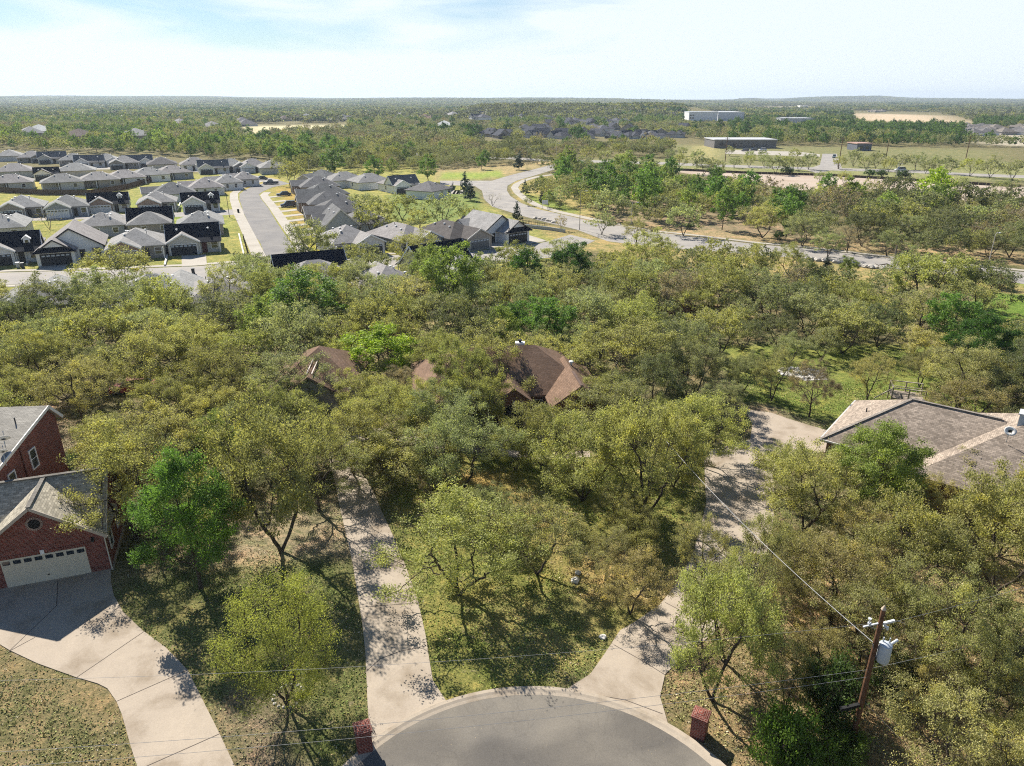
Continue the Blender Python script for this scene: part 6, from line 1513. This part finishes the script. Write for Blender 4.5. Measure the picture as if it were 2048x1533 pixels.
WORD = {'live_oak': 'live oak', 'elm_tree': 'broadleaf tree', 'juniper': 'juniper', 'bare_tree': 'bare tree', 'shrub': 'shrub', 'budding_tree': 'budding tree'}
buckets = {}
info = []
for t_ in indiv:
    z_ = t_[4] * VAR[LOOK[t_[5]][3]][0]['zc']; px, py, c = proj(t_[0], t_[1], z_); best = min(LMK, key=lambda l: math.hypot(l[1] - px, (l[2] - py) * 1.25))
    dx, dy = px - best[1], py - best[2]
    rel = ('right of' if dx > 0 else 'left of') if abs(dx) > abs(dy) * 1.1 else ('beyond' if dy < 0 else 'in front of')
    rp = t_[2] / c * F; key = (LOOK[t_[5]][2], LOOK[t_[5]][1], rel, best[0]); buckets.setdefault(key, []).append((math.hypot(dx, dy), len(info), rp)); info.append([t_, key, rp])
lab = {}
for key, L_ in buckets.items():
    L_.sort()
    for k, (d_, i, rp) in enumerate(L_):
        base = f'{key[0]} {WORD[key[1]]}'.replace('budding budding', 'budding')
        if len(L_) == 1: lab[i] = f'lone {base} {key[2]} {key[3]}'
        else: lab[i] = f'{base} {key[2]} {key[3]}, {"" if k == 0 else ordw(k) + " "}nearest'
SPECIAL = [(550, 1292, 'round pale budding tree inside a ring of stones between two driveways'), (352, 1030, 'bright green tree beside the red brick garage corner'), (735, 700, 'vivid lime green dome between the detached garage and the brown roof'), (222, 535, 'big spreading oak with open limbs over the near subdivision street'), (905, 1085, 'multi-stemmed thin oak casting long branch shadows on the central lawn'), (1868, 545, 'huge rounded oak overhanging the avenue at the right')]
for i, (t_, key, rp) in enumerate(info):
    look = LOOK[t_[5]]; kind = look[3]; c = proj(t_[0], t_[1], 3)[2]
    vs = VAR[kind]; v = vs[(i * 7 + int(abs(t_[0]) * 3)) % len(vs)]
    l_ = 0 if c < 80 else 1 if c < 165 else 2 if c < 430 else 3
    root = empty(look[1], (t_[0], t_[1], 0), t_[6]); root.scale = (t_[3], t_[3], t_[4])
    tm, cm = v['lod'][l_]
    if len(tm.polygons): link(bpy.data.objects.new('trunk', tm), root)
    o_ = bpy.data.objects.new('crown', cm); j = random.Random(i); b_ = j.uniform(.82, 1.18); g_ = j.uniform(.95, 1.05); cc = look[0]; o_.color = (cc[0] * b_, cc[1] * b_ * g_, cc[2] * b_, 1); link(o_, root)
    tag(root, lab[i], WORD[look[1]], {'live_oak': 'live oaks', 'elm_tree': 'broadleaf trees', 'juniper': 'junipers', 'bare_tree': 'bare trees', 'shrub': 'shrubs', 'budding_tree': None}[look[1]])
for sx_, sy_, lb in SPECIAL:
    best = min(range(len(info)), key=lambda i: math.hypot(proj(info[i][0][0], info[i][0][1], info[i][0][4] * VAR[LOOK[info[i][0][5]][3]][0]['zc'])[0] - sx_, proj(info[i][0][0], info[i][0][1], info[i][0][4] * VAR[LOOK[info[i][0][5]][3]][0]['zc'])[1] - sy_))
    p0_ = info[best][0]
    for o_ in COL.objects:
        if o_.parent is None and o_.type == 'EMPTY' and abs(o_.location.x - p0_[0]) < 1e-3 and abs(o_.location.y - p0_[1]) < 1e-3: o_['label'] = lb
# far woodland: thousands of crowns instanced on points
def clump_mesh(name, seed, n_cr, rad, leaf, n_leaf, hgt=6.5):
    rng = np.random.default_rng(seed); C_ = []; T_ = []
    for i in range(n_cr):
        a = rng.uniform(0, 6.28); r_ = rad * math.sqrt(rng.random()); x, y = r_ * math.cos(a), r_ * math.sin(a); R_ = rng.uniform(3, 5.5); h = hgt * rng.uniform(.8, 1.25); tt = rng.random()
        d = rng.normal(0, 1, (n_leaf, 3)); d /= np.linalg.norm(d, axis=1)[:, None]; d[:, 2] = np.abs(d[:, 2]) * 1.0 - .15
        C_.append(np.stack([x + d[:, 0] * R_, y + d[:, 1] * R_, h * .55 + d[:, 2] * h * .45], 1)); T_.append(np.clip(tt * .6 + rng.random(n_leaf) * .4, 0, 1))
    return leaf_mesh(name, np.concatenate(C_), leaf, np.concatenate(T_), rng, upb=.8, aspect=.85)
src_col = bpy.data.collections.new('woodland_sources')
sources = []; FX = {}
def fixedleaf(c):
    if c not in FX: FX[c] = leafmat('leaf_far', fixed=c)
    return FX[c]
def src(mesh, color):
    o_ = bpy.data.objects.new('crown', mesh); o_.color = (*color, 1); o_.material_slots[0].link = 'OBJECT'; o_.material_slots[0].material = fixedleaf(tuple(round(v_ * .78, 4) for v_ in color)); sources.append(o_); src_col.objects.link(o_); return len(sources) - 1
def gn_points(name, pts, scl, zs, rot, srci, label, zoff=None):
    me_ = bpy.data.meshes.new(name); me_.vertices.add(len(pts)); me_.vertices.foreach_set('co', np.array(pts, np.float32).ravel())
    for nm, ty, arr in (('scl', 'FLOAT_VECTOR', np.stack([scl, scl, zs], -1)), ('rot', 'FLOAT', rot), ('src', 'INT', srci)):
        a = me_.attributes.new(nm, ty, 'POINT'); a.data.foreach_set('vector' if ty == 'FLOAT_VECTOR' else 'value', np.array(arr, np.int32 if ty == 'INT' else np.float32).ravel())
    o_ = link(bpy.data.objects.new(name, me_)); tag(o_, label, 'woodland', kind='stuff')
    g = bpy.data.node_groups.new(name, 'GeometryNodeTree'); g.interface.new_socket('Geometry', in_out='INPUT', socket_type='NodeSocketGeometry'); g.interface.new_socket('Geometry', in_out='OUTPUT', socket_type='NodeSocketGeometry')
    gi = g.nodes.new('NodeGroupInput'); go = g.nodes.new('NodeGroupOutput'); ci = g.nodes.new('GeometryNodeCollectionInfo'); ci.inputs['Collection'].default_value = src_col; ci.inputs['Separate Children'].default_value = True; ci.inputs['Reset Children'].default_value = True
    ip = g.nodes.new('GeometryNodeInstanceOnPoints'); ip.inputs['Pick Instance'].default_value = True
    def na(n_, t_): q_ = g.nodes.new('GeometryNodeInputNamedAttribute'); q_.data_type = t_; q_.inputs['Name'].default_value = n_; return q_.outputs['Attribute']
    cx = g.nodes.new('ShaderNodeCombineXYZ'); g.links.new(na('rot', 'FLOAT'), cx.inputs[2])
    g.links.new(gi.outputs[0], ip.inputs['Points']); g.links.new(ci.outputs[0], ip.inputs['Instance']); g.links.new(na('src', 'INT'), ip.inputs['Instance Index']); g.links.new(na('scl', 'FLOAT_VECTOR'), ip.inputs['Scale'])
    e2r = g.nodes.new('FunctionNodeEulerToRotation'); g.links.new(cx.outputs[0], e2r.inputs[0]); g.links.new(e2r.outputs[0], ip.inputs['Rotation']); g.links.new(ip.outputs[0], go.inputs[0])
    m_ = o_.modifiers.new('scatter', 'NODES'); m_.node_group = g; return o_
skeys = {}
def key_src(look, l_, vi):
    k = (look, l_, vi)
    if k not in skeys:
        m_ = VAR[LOOK[look][3]][vi % len(VAR[LOOK[look][3]])]['lod'][l_][1]; skeys[k] = src(m_, LOOK[look][0]); sources[-1].name = f'crown_{len(sources):03d}'
    return skeys[k]
ps_, sc_, zs_, ro_, si_ = [], [], [], [], []
for i, t_ in enumerate(rest):
    c = proj(t_[0], t_[1], 3)[2]; l_ = 2 if c < 430 else 3
    ps_.append((t_[0], t_[1], 0)); sc_.append(t_[3]); zs_.append(t_[4]); ro_.append(t_[6]); si_.append(key_src(t_[5], l_, i % 2))
clk = []
for look in ('oakG', 'oakD', 'oak', 'greenD', 'olgreen'):
    for s_ in (1, 2):
        cm = clump_mesh('crown', 300 + len(clk), 6, 13, 2.6, 26); cm.materials.append(M['leaf']); cc = LOOK[look][0]
        clk.append((src(cm, tuple(v_ * .78 for v_ in cc)), look)); sources[-1].name = f'crown_{len(sources):03d}'
def cpick(px, pn):
    w = np.array([.24, .24, .2, .2, .08, .08, .05, .05, .04, .04]) if px > 1000 else np.array([.18, .18, .12, .12, .06, .06, .09, .09, .1, .1])
    w = w * np.array([1, 1, math.exp(-pn), math.exp(-pn), 1, 1] + [math.exp(1.1 * pn)] * 4); return rngf.choice(len(clk), p=w / w.sum())
yy = 1000.0
while yy < 11500:
    st_ = 17 * (1 + (yy - 1000) / 2600.); hw_ = yy * .95 + 90; n_ = int(2 * hw_ / st_)
    for k in range(n_):
        x = -hw_ + st_ * (k + rngf.uniform(.1, .9)); y = yy + rngf.uniform(-.5, .5) * st_
        if in_any(x, y, cl): continue
        if rngf.random() < .05: continue
        px, py, c = proj(x, y, 0); pn = math.sin(x / 190 + 1.7 * math.sin(y / 310)) + math.sin(y / 230 + 2 * math.sin(x / 260)); i_ = cpick(px, pn) if True else rngf.choice(len(clk), p=np.array([.24, .24, .14, .14, .06, .06, .03, .03, .03, .03]) if px > 1000 else np.array([.18, .18, .12, .12, .05, .05, .07, .07, .08, .08]))
        s_ = st_ / 17 ; zz = float(hills(np.array([x]), np.array([y]))[0])
        ps_.append((x, y, zz - .5)); sc_.append(s_ * rngf.uniform(.85, 1.15)); zs_.append((.8 + .35 * s_) * rngf.uniform(.6, 1.2) if s_ < 2 else (1.2 + .1 * s_) * rngf.uniform(.7, 1.15)); ro_.append(rngf.uniform(0, 6.28)); si_.append(clk[i_][0])
    yy += st_ * .95
# collection children are picked in name order; names are zero padded so the order holds
gn_points('woodland', ps_, np.array(sc_), np.array(zs_), np.array(ro_), np.array(si_), 'endless mixed oak woodland stretching to the horizon')
print('trees', len(indiv), cnt, 'rest', len(rest), 'points', len(ps_), 'sources', len(sources))

# ---------------------------------------------------------------- haze: one closed box of even air
HZ = True
if HZ:
    hb_ = MB(); hb_.box(-14000, 14000, -600, 15000, -6, 140); ho = hb_.build('haze', None); tag(ho, 'thin pale blue haze over the distant woods', 'haze', kind='stuff')
    m = bpy.data.materials.new('haze_air'); m.use_nodes = True; t = m.node_tree; t.nodes.clear(); o_ = t.nodes.new('ShaderNodeOutputMaterial'); v = t.nodes.new('ShaderNodeVolumePrincipled')
    v.inputs['Color'].default_value = (.74, .86, 1, 1); v.inputs['Density'].default_value = .000095; v.inputs['Anisotropy'].default_value = .2; t.links.new(v.outputs[0], o_.inputs['Volume']); ho.data.materials.append(m)
    ho.visible_shadow = True
